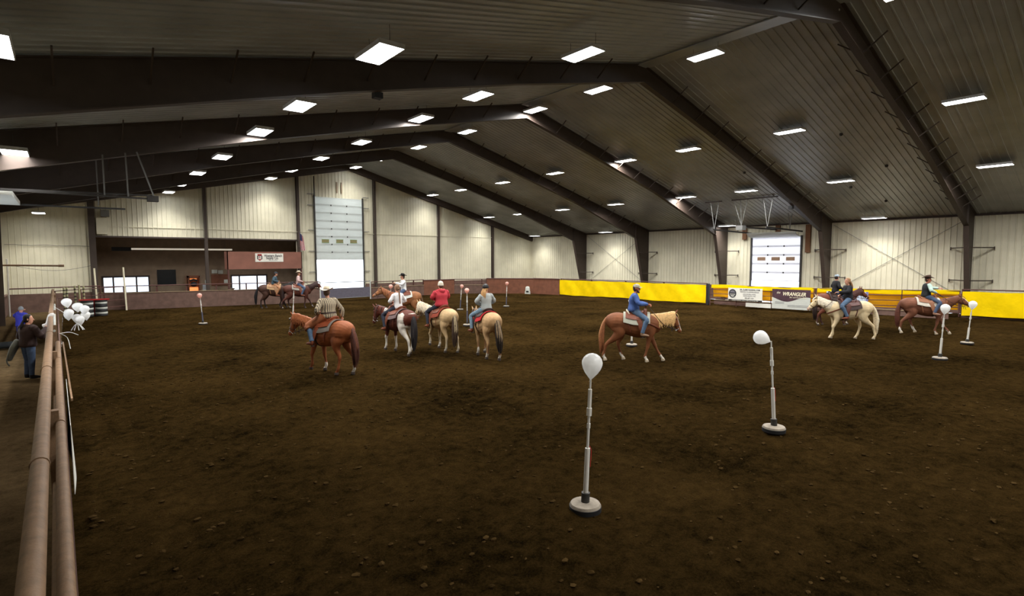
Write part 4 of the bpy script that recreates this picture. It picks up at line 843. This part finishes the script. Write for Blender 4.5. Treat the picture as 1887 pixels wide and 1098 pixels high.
    for s, n_ in ((1, 'L'), (-1, 'R')):
        a, b, c = sh[n_], V('elbow'+n_), V('hand'+n_)
        if sl > .5: mb.loft([(*(a-sdc*(s*.06)), .07+o, .06+o), (*a, .058+o, .062+o), (*a.lerp(b, .4), .05+o, .053+o), (*b, .045+o, .048+o), (*b.lerp(c, .5), .042+o, .042+o), (*b.lerp(c, .94), .03+o*.8, .03+o*.8)], n=14, cap=.05)
        else: mb.loft([(*(a-sdc*(s*.06)), .07+o, .06+o), (*a, .06+o, .064+o), (*a.lerp(b, .75), .058+o, .06+o)], n=14, cap=.05)
    if W.get('hood'):
        mb.loft([(*(nec+sdc*.11-fwd*.0), .05, .04), (*(nec-fwd*.10+sdc*.07+Vector((0, 0, -.02))), .06, .045), (*(nec-fwd*.13+Vector((0, 0, -.04))), .07, .05), (*(nec-fwd*.10-sdc*.07+Vector((0, 0, -.02))), .06, .045), (*(nec-sdc*.11), .05, .04)], n=12, side=(0, 0, 1))
    else: mb.loft([(*(nec-Vector((0, 0, .08))), .095, .085), (*(nec-Vector((0, 0, .02))), .075, .072)], n=14, cap=.05, side=tuple(lat))
    mb.build(W.get('topname', 'shirt'), W['shirt'], t, voxel=.011, relax=2)
    if W.get('vest'): mb = MB(); torso(mb, o+.02); mb.build('vest', W['vest'], t, voxel=.012, relax=2)
    # trousers
    mb = MB(); torso(mb, .018, -1); fl_ = W.get('flare', 0)
    for s, n_ in ((1, 'L'), (-1, 'R')):
        h_, k_, an = pel+Vector((0, s*.095, -.03)), V('knee'+n_), V('ankle'+n_)
        mb.loft([(*h_, .10, .108), (*h_.lerp(k_, .45), .09, .096), (*k_, .073, .076), (*k_.lerp(an, .3), .068+fl_*.3, .071+fl_*.3), (*k_.lerp(an, .75), .056+fl_*.7, .058+fl_*.7), (*k_.lerp(an, .97), .056+fl_, .06+fl_)], n=14, cap=.05)
    mb.build('jeans' if W.get('jeans', 1) else 'trousers', W['legs'], t, voxel=.012, relax=2)
    if W.get('chaps'):
        mb = MB()
        for s, n_ in ((1, 'L'), (-1, 'R')):
            h_, k_, an = pel+Vector((0, s*.11, -.0)), V('knee'+n_), V('ankle'+n_); end_ = k_.lerp(an, .18)
            mb.loft([(*h_, .125, .13), (*h_.lerp(k_, .5), .125, .13), (*k_, .115, .12), (*end_, .12, .13)], n=16, cap=.05)
        up_ = (che-pel).normalized(); mb.loft([(*(pel-up_*.08), .17, .15), (*(pel+up_*.08), .175, .155), (*(pel+up_*.13), .168, .14)], n=18, side=(0, 1, 0), cap=.05)
        mb.build('chaps', W['chaps'], t, voxel=.013, relax=2)
    if W.get('belt'): mb = MB(); up_ = (che-pel).normalized(); mb.loft([(*(pel+up_*.06), .178*bs+.02, .135*bs+.02), (*(pel+up_*.10), .172*bs+.02, .13*bs+.02)], n=20, side=tuple(sdc), sub=1, cap=.02); mb.build('belt', W['belt'], t)
    for s, n_ in ((1, 'L'), (-1, 'R')):
        k_, an, toe = V('knee'+n_), V('ankle'+n_), V('toe'+n_); dn = Vector((0, 0, -.045)); hl = an+(an-toe).normalized()*.03
        mb = MB(); mb.loft([(*an.lerp(k_, .22), .052, .056), (*an, .047, .052), (*(an+dn*.6), .045, .058)], n=12, cap=.1); mb.loft([(*(hl+dn), .044, .046), (*(an.lerp(toe, .4)+dn*.7), .052, .05), (*(toe+dn*.3), .05, .036), (*(toe+(toe-an).normalized()*.05+dn*.3), .034, .024)], n=12, cap=.3)
        mb.build('boot', W.get('boot', M_leather), t, voxel=.011, relax=1)
    # hair
    hr = W.get('hair')
    if hr:
        mb = MB(); mb.loft([(*hp(-.03, 0, -.09), .055, .05), (*hp(-.03, 0, -.05), .078, .075), (*hp(-.025, 0, .0), .085, .088), (*hp(-.02, 0, .05), .084, .092), (*hp(-.012, 0, .09), .07, .085), (*hp(-.01, 0, .122), .045, .06)], n=16, side=tuple(lat), cap=.3)
        st = W.get('style')
        if st == 'braid':
            P_ = [hp(-.10, 0, -.02), hp(-.115, 0, -.1)]+[hp(-.135-.05*k/8, 0, -.15-.045*k) for k in range(9)]
            for k, p in enumerate(P_): mb.ell(tuple(p), (.03-.001*k, .034-.0015*k, .034))
        if st in ('long', 'tail'):
            rr = random.Random(3); L_ = .42 if st == 'tail' else .36
            for k in range(22):
                a = rr.uniform(-1, 1); b = rr.uniform(0, 1)
                p0 = hp(-.08, a*.05, -.0); p1 = hp(-.115-.02*b, a*.075, -.10); p2 = hp(-.14-.03*b, a*.09, -.22); p3 = hp(-.13-.03*b+rr.uniform(-.02, .02), a*.075, -L_*rr.uniform(.8, 1.1))
                mb.loft([(*p0, .02, .02), (*p1, .026, .024), (*p2, .024, .02), (*p3, .006, .005)], n=7, side=tuple(lat), sub=2)
        mb.build('hair', hairmat(hr), t)
    if W.get('beard'): mb = MB(); mb.loft([(*hp(.02, .068, -.04), .02, .02), (*hp(.05, .05, -.10), .025, .026), (*hp(.075, 0, -.125), .03, .028), (*hp(.05, -.05, -.10), .025, .026), (*hp(.02, -.068, -.04), .02, .02)], n=10, side=(0, 0, 1)); mb.build('beard', hairmat(W['beard']), t)
    ht = W.get('hat')
    if ht == 'cowboy':
        mb = MB(); tilt = W.get('tilt', 0)
        def brim(u, v):
            a = u*2*PI; r = .095+.10*v; zz = .075+.055*(abs(math.sin(a))**2.2)*v*v-.022*v*math.cos(a)**2
            return tuple(hp(-.01+math.cos(a)*(r*1.12), math.sin(a)*r*.92, zz))
        mb.grid(brim, 32, 5, .006); mb.loft([(*hp(-.008, 0, .065), .088, .108), (*hp(-.008, 0, .11), .086, .106), (*hp(-.006, 0, .155), .078, .098), (*hp(-.01, 0, .185), .056, .08)], n=22, side=tuple(lat), cap=.12)
        h_ = mb.build('cowboy_hat', W['hatmat'], t); mb = MB(); mb.loft([(*hp(-.008, 0, .078), .091, .111), (*hp(-.008, 0, .098), .0905, .1105)], n=22, side=tuple(lat), sub=1, cap=.02); mb.build('hat_band', M_leathd, h_)
    elif ht == 'cap':
        mb = MB(); mb.loft([(*hp(-.005, 0, .035), .088, .108), (*hp(-.005, 0, .07), .087, .107), (*hp(-.008, 0, .11), .07, .088), (*hp(-.01, 0, .132), .035, .045)], n=20, side=tuple(lat), cap=.2)
        c = mb.build('cap', W['hatmat'], t); mb = MB(); mb.grid(lambda u, v: tuple(hp(.08+.10*v*math.sin(u*PI)**.6, (u*2-1)*.075*(1-.15*v), .045-.02*v-.015*(u*2-1)**2)), 12, 5, .008); mb.build('brim', W.get('brimmat', W['hatmat']), c)
    elif ht == 'beanie':
        mb = MB(); mb.loft([(*hp(-.008, 0, .0), .092, .11), (*hp(-.008, 0, .04), .094, .112), (*hp(-.01, 0, .09), .085, .103), (*hp(-.01, 0, .135), .055, .07), (*hp(-.01, 0, .15), .02, .03)], n=20, side=tuple(lat), cap=.3)
        c = mb.build('knit_beanie', W['hatmat'], t); mb = MB(); mb.loft([(*hp(-.008, 0, -.005), .098, .116), (*hp(-.008, 0, .035), .098, .116)], n=20, side=tuple(lat), sub=1, cap=.03); mb.build('cuff', W['hatmat'], c)
    elif ht == 'helmet':
        mb = MB(); mb.loft([(*hp(-.01, 0, .02), .100, .122), (*hp(-.01, 0, .07), .098, .12), (*hp(-.01, 0, .125), .072, .092), (*hp(-.01, 0, .15), .03, .04)], n=20, side=tuple(lat), cap=.25)
        c = mb.build('riding_helmet', W['hatmat'], t); mb = MB(); mb.grid(lambda u, v: tuple(hp(.095+.06*v*math.sin(u*PI)**.6, (u*2-1)*.075, .03-.015*v)), 12, 4, .008); mb.build('visor', W['hatmat'], c)
    return t
def ride(**k):
    J = dict(pelvis=(.03, 0, 1.63), chest=(.05, 0, 1.96), neck=(.06, 0, 2.13), head=(.08, 0, 2.29), elbowL=(.06, .31, 1.83), elbowR=(.06, -.31, 1.83), handL=(.32, .07, 1.73), handR=(.32, -.07, 1.74),
             kneeL=(.42, .37, 1.34), kneeR=(.42, -.37, 1.34), ankleL=(.23, .43, .92), ankleR=(.23, -.43, .92), toeL=(.38, .44, .88), toeR=(.38, -.44, .88)); J.update(k); return J
def denim(n, c): return mat(n, c, .85, 0, .16, 14)
D_blue = denim('blue_denim', (80, 102, 128)); D_dark = denim('dark_navy_denim', (34, 37, 50)); D_light = denim('light_blue_denim', (108, 130, 146)); D_mid = denim('mid_blue_denim', (64, 80, 106))
def plaid(name, a, b, c, s=22):
    m = bpy.data.materials.new(name); m.use_nodes = True; N = m.node_tree.nodes; L = m.node_tree.links; bsd = N['Principled BSDF']; bsd.inputs['Roughness'].default_value = .85
    tc = N.new('ShaderNodeTexCoord'); outs = []
    for ax, sc_ in (('Z', s), ('Y', s*.9)):
        wv_ = N.new('ShaderNodeTexWave'); wv_.wave_type = 'BANDS'; wv_.bands_direction = ax; wv_.inputs['Scale'].default_value = sc_/3.2; wv_.inputs['Distortion'].default_value = .6; L.new(tc.outputs['Object'], wv_.inputs[0])
        g = N.new('ShaderNodeMath'); g.operation = 'GREATER_THAN'; g.inputs[1].default_value = .62; L.new(wv_.outputs['Fac'], g.inputs[0]); outs.append(g)
    m1 = N.new('ShaderNodeMix'); m1.data_type = 'RGBA'; m1.inputs[6].default_value = lin(a); m1.inputs[7].default_value = lin(b); L.new(outs[1].outputs[0], m1.inputs[0])
    m2 = N.new('ShaderNodeMix'); m2.data_type = 'RGBA'; m2.inputs[7].default_value = lin(c); L.new(m1.outputs[2], m2.inputs[6])
    f = N.new('ShaderNodeMath'); f.operation = 'MULTIPLY'; f.inputs[1].default_value = .75; L.new(outs[0].outputs[0], f.inputs[0]); L.new(f.outputs[0], m2.inputs[0]); L.new(m2.outputs[2], bsd.inputs['Base Color']); return m
P_brown = plaid('tan_black_plaid', (190, 174, 144), (62, 54, 50), (120, 106, 88)); P_pink = plaid('pink_plaid', (206, 170, 166), (140, 84, 88), (220, 206, 200))
C = lambda n, c, r=.85: mat(n, c, r, 0, .08, 8)
straw = C('straw_hat', (206, 192, 170)); blackfelt = C('black_felt', (30, 28, 28)); brownfelt = C('brown_felt', (74, 54, 44))
def sad(label, pad, m=M_leather, **k): return dict(label=label, pad=pad, mat=m, **k)
# 1 plaid cowboy on the sorrel
horse(5.66, 14.88, 110, dict(coat=(142, 80, 46), mane=(146, 86, 52), tail=(78, 46, 38), tail2=(108, 64, 48), socks=[.0, .22, .0, .24], blaze=.035, yaw=22, neck=-.05, head=66, st=[(.15, .06), (-.12, 0), (.2, 0), (-.14, 0)], swish=-.35, manes=1, manelen=.2),
      sad('russet leather saddle under the plaid-shirt cowboy', C('grey_woven_pad', (120, 112, 104)), mat('russet_leather', (132, 64, 36), .5, 0, .15, 10)), 'sorrel horse with white hind sock, nearest horse at left')
person(5.66, 14.88, 110, 'cowboy in plaid shirt, straw hat and leather chaps on the nearest sorrel', ride(headyaw=-58, elbowL=(.05, .38, 1.79), elbowR=(-.06, -.39, 1.77), handL=(.30, .16, 1.66), handR=(-.04, -.42, 1.55), twist=-8), dict(puff=.028, shirt=P_brown, legs=D_blue, chaps=mat('tan_chaps', (146, 86, 54), .6, 0, .12, 8), hat='cowboy', hatmat=straw, hair=(90, 70, 56), bulk=1.2, belt=M_leathd, flare=.01))
# 2 girl on the paint
def paint_patch(P):
    x_, y_, z_ = P.T; w1 = (x_ < -.30+.05*np.sin(z_*9)) & (z_ < 1.40+.03*np.sin(x_*20)) & ~((x_ < -.68) & (z_ > 1.0) & (z_ < 1.40)) & (z_ < 1.5)
    w2 = (x_ > 0) & (z_ < .56+.04*np.sin(x_*25)); w3 = (x_ > .55) & (x_ < .75) & (z_ > 1.2) & (y_ > .03); return w1 | w2 | w3
horse(8.70, 16.55, 95, dict(coat=(92, 46, 34), mane=(60, 34, 28), tail=(34, 30, 32), tail2=(120, 112, 108), patch=paint_patch, yaw=14, neck=-.12, head=70, st=[(.14, .05), (-.05, 0), (-.18, 0), (.14, 0)], taillen=1.15, blaze=.04, manes=-1),
      sad('brown saddle with striped woven pad on the paint horse', C('striped_grey_pad', (110, 92, 90))), 'brown and white paint horse with black tail, seen from behind')
person(8.70, 16.55, 95, 'girl in white tee shirt with a long braid on the paint horse', ride(handL=(.36, .14, 1.80), elbowL=(.10, .28, 1.84)), dict(shirt=C('white_cotton', (222, 222, 222)), legs=D_dark, hair=(128, 96, 72), style='braid', sleeve=1, bulk=.86, puff=.02, boot=M_leather), sc=.97)
# 3 red hoodie
horse(10.09, 16.0, 86, dict(coat=(190, 160, 118), legs=(200, 182, 152), mane=(226, 214, 190), tail=(74, 58, 48), tail2=(178, 160, 126), socks=[.2, .26, .16, .12], yaw=26, neck=-.04, head=58, st=[(.2, .12), (0, 0), (.12, 0), (-.22, 0)], blaze=.05, manes=1, muzzle=(170, 140, 120)),
      sad('rust brown saddle with rust pad on the pale buckskin', C('rust_pad', (142, 62, 42))), 'pale buckskin horse with light rump between the paint and the red-pad buckskin')
person(10.09, 16.0, 86, 'rider in red hoodie and white knit beanie', ride(elbowL=(.12, .31, 1.88), elbowR=(.12, -.31, 1.88), handL=(.36, .1, 1.78)), dict(shirt=C('red_fleece', (178, 52, 62)), legs=D_dark, hat='beanie', hatmat=C('cream_knit', (214, 206, 188)), bulk=1.22, puff=.035, hood=1, topname='hoodie', hair=(90, 70, 56)))
# 4 grey sweater
horse(10.52, 13.97, 73, dict(coat=(186, 150, 108), legs=(150, 112, 78), mane=(60, 46, 40), tail=(48, 40, 36), tail2=(150, 128, 100), socks=[.28, .14, .2, .2], yaw=0, neck=-.2, head=60, st=[(-.05, 0), (.12, .04), (.22, 0), (-.16, 0)], taillen=1.05, swish=-.35),
      sad('dark saddle with bright red pad on the right-hand buckskin', C('bright_red_pad', (186, 36, 42)), M_leathd), 'golden buckskin horse with dark tail, right of the three seen from behind')
person(10.52, 13.97, 73, 'blonde rider in grey sweater and black helmet on the red-pad buckskin', ride(headyaw=-50, elbowL=(.12, .31, 1.86), elbowR=(.14, -.31, 1.86), kneeL=(.38, .42, 1.36), ankleL=(.2, .46, .93), toeL=(.34, .5, .9)), dict(shirt=C('grey_knit', (164, 168, 166)), legs=D_light, hat='helmet', hatmat=C('black_helmet', (28, 26, 28), .5), hair=(186, 142, 92), style='tail', bulk=.95, puff=.03, topname='sweater'), sc=.98)
# 5 white shirt on the red dun
horse(13.6, 25.2, 163, dict(coat=(146, 96, 60), legs=(140, 84, 52), mane=(150, 90, 56), tail=(98, 72, 50), neck=.05, head=35, st=[(.1, 0), (-.1, 0), (.05, 0), (-.12, 0)], manes=-1), sad('brown saddle on the red dun standing beyond the riders', M_greyv), 'red dun horse facing left beyond the paint horse')
person(13.6, 25.2, 163, 'cowboy in white shirt and black hat beyond the girl with the braid', ride(twist=10, handL=(.5, .15, 1.98), elbowL=(.2, .3, 1.92)), dict(shirt=MATS['white_cotton'], legs=D_mid, hat='cowboy', hatmat=blackfelt, hair=(60, 44, 36), bulk=.95))
# 6, 7 far pair
horse(10.55, 37.45, -24, dict(coat=(72, 48, 38), legs=(34, 28, 26), mane=(30, 26, 26), tail=(28, 26, 28), neck=-.02, head=55, tailback=.14, st=[(.2, 0), (-.1, .05), (.12, 0), (-.1, 0)], scale=1.04), sad('tan saddle and pad on the far black-maned horse', C('tan_pad', (168, 136, 100)), mat('tan_leather', (150, 110, 76), .5)), 'dark bay horse with black tail, left of the far pair')
person(10.55, 37.45, -24, 'far rider in teal denim jacket and cap on the dark horse', ride(chest=(.1, 0, 1.95), neck=(.13, 0, 2.12), head=(.17, 0, 2.27)), dict(shirt=C('teal_denim', (58, 80, 92)), legs=mat('tan_chinks', (150, 104, 70), .7), hat='cap', hatmat=C('dark_cap', (44, 50, 58)), bulk=1.15, topname='jacket', jeans=0, hair=(60, 50, 44)))
horse(11.75, 36.3, -20, dict(coat=(86, 48, 38), legs=(50, 32, 30), mane=(54, 34, 30), tail=(46, 30, 28), socks=[.1, .0, .12, .1], neck=-.0, head=48, st=[(.38, .04), (-.1, 0), (.1, 0), (-.35, 0)], scale=1.02), sad('brown saddle with grey pad on the far red-brown horse', C('grey_pad', (150, 142, 132))), 'red brown horse striding right in front of the far fence')
person(11.75, 36.3, -20, 'far rider in pink plaid shirt and straw hat', ride(), dict(shirt=P_pink, legs=D_mid, hat='cowboy', hatmat=straw, hair=(120, 90, 70), bulk=.92))
# 8 rider in blue
horse(13.62, 10.41, -52, dict(coat=(126, 76, 46), mane=(214, 172, 116), tail=(150, 96, 62), tail2=(186, 134, 92), socks=[.16, .16, .2, .18], neck=-.13, head=66, st=[(.36, 0), (-.14, 0), (.26, 0), (-.3, 0)], blaze=.03, collar=1, palehoof=1, manes=-1, manelen=.3, tailback=.1, taillen=1.1),
      sad('brown saddle with pale green pad under the rider in blue', C('sage_pad', (172, 172, 156)), rim=M_cream, stir=M_metal), 'chestnut horse with flaxen mane walking right, centre right')
person(13.62, 10.41, -52, 'bearded man in blue sweater and light cap riding the flaxen-maned chestnut', ride(headyaw=-8, pelvis=(-.03, 0, 1.63), chest=(-.01, 0, 1.96), neck=(.02, 0, 2.13), head=(.05, 0, 2.28), elbowR=(.12, -.32, 1.82), elbowL=(.12, .31, 1.82), handL=(.40, .05, 1.78), handR=(.40, -.06, 1.79), kneeL=(.36, .38, 1.34), kneeR=(.36, -.38, 1.34)), dict(shirt=C('blue_sweater', (66, 92, 150)), legs=D_blue, hat='cap', hatmat=C('stone_cap', (176, 168, 148)), beard=(80, 44, 34), hair=(64, 42, 34), bulk=1.25, topname='sweater', skin=M_skinr, boot=mat('tan_boot', (134, 106, 82), .6)))
# 9 palomino
horse(23.72, 7.76, 134, dict(coat=(222, 200, 160), mane=(236, 224, 200), tail=(230, 214, 182), tail2=(238, 228, 206), muzzle=(196, 164, 144), neck=-.02, head=48, st=[(.22, .05), (.02, 0), (-.30, .02), (.22, 0)], collar=1, palehoof=1, tailback=.12, swish=.1, manes=1),
      sad('dark brown saddle on the palomino', C('dark_pad', (70, 56, 54)), mat('oxblood_leather', (88, 46, 40), .5)), 'cream palomino horse with pale tail walking left')
person(23.72, 7.76, 134, 'long-haired woman in black jacket and jeans riding the palomino', ride(headyaw=10, handL=(.45, .12, 1.86), elbowL=(.2, .3, 1.88)), dict(shirt=C('black_jacket', (26, 26, 30)), legs=D_blue, hair=(158, 120, 84), style='long', bulk=1.0, puff=.03, topname='jacket', boot=mat('rust_boot', (122, 64, 42), .6)))
# 10 bay behind
horse(28.2, 9.85, -42, dict(coat=(106, 56, 40), legs=(70, 42, 34), mane=(70, 36, 28), tail=(44, 30, 26), socks=[.12, 0, 0, .14], neck=.06, head=40, st=[(.2, 0), (-.1, 0), (.15, 0), (-.2, 0)]), sad('dark saddle on the bay horse behind the palomino', MATS['dark_pad'], M_leathd), 'chestnut brown horse facing right, half hidden behind the palomino')
person(28.2, 9.85, -42, 'rider in light cap and black jacket half hidden behind the palomino rider', ride(headyaw=18), dict(shirt=MATS['black_jacket'], legs=D_mid, hat='cap', hatmat=C('pale_blue_cap', (170, 186, 200)), brimmat=blackfelt, hair=(50, 40, 36), bulk=1.0, topname='jacket'))
# 11 right
horse(27.82, 6.25, -62, dict(coat=(118, 74, 54), mane=(146, 92, 60), tail=(92, 52, 40), socks=[.14, .1, .28, .24], neck=-.06, head=38, st=[(.42, 0), (-.12, 0), (.34, .03), (-.22, 0)], blaze=.045, tailback=.04, manes=1, locks=34, palehoof=1),
      sad('tan saddle with white-edged pad under the vested rider', C('white_pad', (206, 198, 184)), mat('tan_saddle_leather', (146, 96, 68), .5)), 'sorrel horse with white blaze striding right at far right')
person(27.82, 6.25, -62, 'cowboy in dark vest, pale green shirt and brown hat at far right', ride(twist=12, headyaw=-25, elbowR=(.12, -.34, 1.84), handR=(.34, -.16, 1.74), elbowL=(.25, .36, 1.92), handL=(.52, .2, 1.92)), dict(shirt=C('pale_green_shirt', (176, 200, 190)), vest=C('black_vest', (30, 32, 34)), legs=D_mid, hat='cowboy', hatmat=brownfelt, hair=(70, 50, 40), skin=M_skinr, boot=mat('tan_boot2', (150, 112, 92), .6)))
# ---- people standing in the aisle
def stand(**k):
    J = dict(pelvis=(0, 0, .95), chest=(.02, 0, 1.30), neck=(.03, 0, 1.47), head=(.05, 0, 1.62), elbowL=(.0, .27, 1.10), elbowR=(.0, -.27, 1.10), handL=(.2, .2, 1.0), handR=(.2, -.2, 1.0), kneeL=(.04, .11, .50), kneeR=(.0, -.11, .50), ankleL=(.0, .12, .10), ankleR=(-.03, -.12, .10), toeL=(.14, .13, .055), toeR=(.11, -.14, .055)); J.update(k); return J
person(-.88, 19.45, 35, 'dark-haired woman in brown jacket with white glasses on her head, leaning at the left fence', stand(handR=(.42, -.1, 1.35), elbowR=(.15, -.3, 1.15), headyaw=-35, handL=(.3, .1, 1.1)), dict(shirt=C('dark_brown_jacket', (50, 32, 28)), legs=D_mid, hair=(28, 22, 20), style='long', puff=.04, bulk=1.12, topname='jacket', boot=M_black))
person(-1.38, 27.2, 60, 'child in bright blue hooded snow suit standing in the aisle', stand(headyaw=40, handL=(.25, .1, 1.55), elbowL=(.1, .28, 1.35)), dict(shirt=C('royal_blue_shell', (54, 58, 168)), legs=C('blue_snow_pants', (40, 40, 120)), hat='beanie', hatmat=C('grey_beanie', (130, 134, 140)), puff=.04, topname='jacket', jeans=0, hood=1, boot=M_black), sc=.84)
mb = MB(); mb.loft([(-.45, 0, .1, .12, .1), (-.2, 0, .12, .17, .12), (.2, 0, .12, .17, .12), (.45, 0, .1, .12, .1)], n=14); g = mb.build('duffel_bag', C('black_nylon', (28, 30, 30))); g.location = (-1.75, 26.6, .02); tag(g, 'black bag lying on the aisle dirt beside the child', 'bag')
mb = MB(); mb.loft([(-.16, 0, 0, .1, .06), (-.05, 0, .3, .14, .09), (.05, 0, .5, .1, .08)], n=12, side=(0, 1, 0)); mb.tube([(-.1, -.05, .3), (-.2, -.1, .0), (-.15, -.12, -.15)], .02, n=6, sub=2); g = mb.build('carried_bag', C('grey_canvas', (92, 92, 84))); g.location = (-1.12, 19.55, .55); tag(g, 'grey canvas bag hanging at the brown-jacket woman\'s side', 'bag')
mb = MB(); mb.tube([(0, 0, 0), (.1, -.04, .06), (.16, -.05, .28), (.24, -.04, .3)], .055, n=8, sub=3); g = mb.build('white_wrap', M_ball); g.location = (-.55, 19.75, 1.38); tag(g, 'white plastic wrap held up by the woman at the left fence', 'wrap')
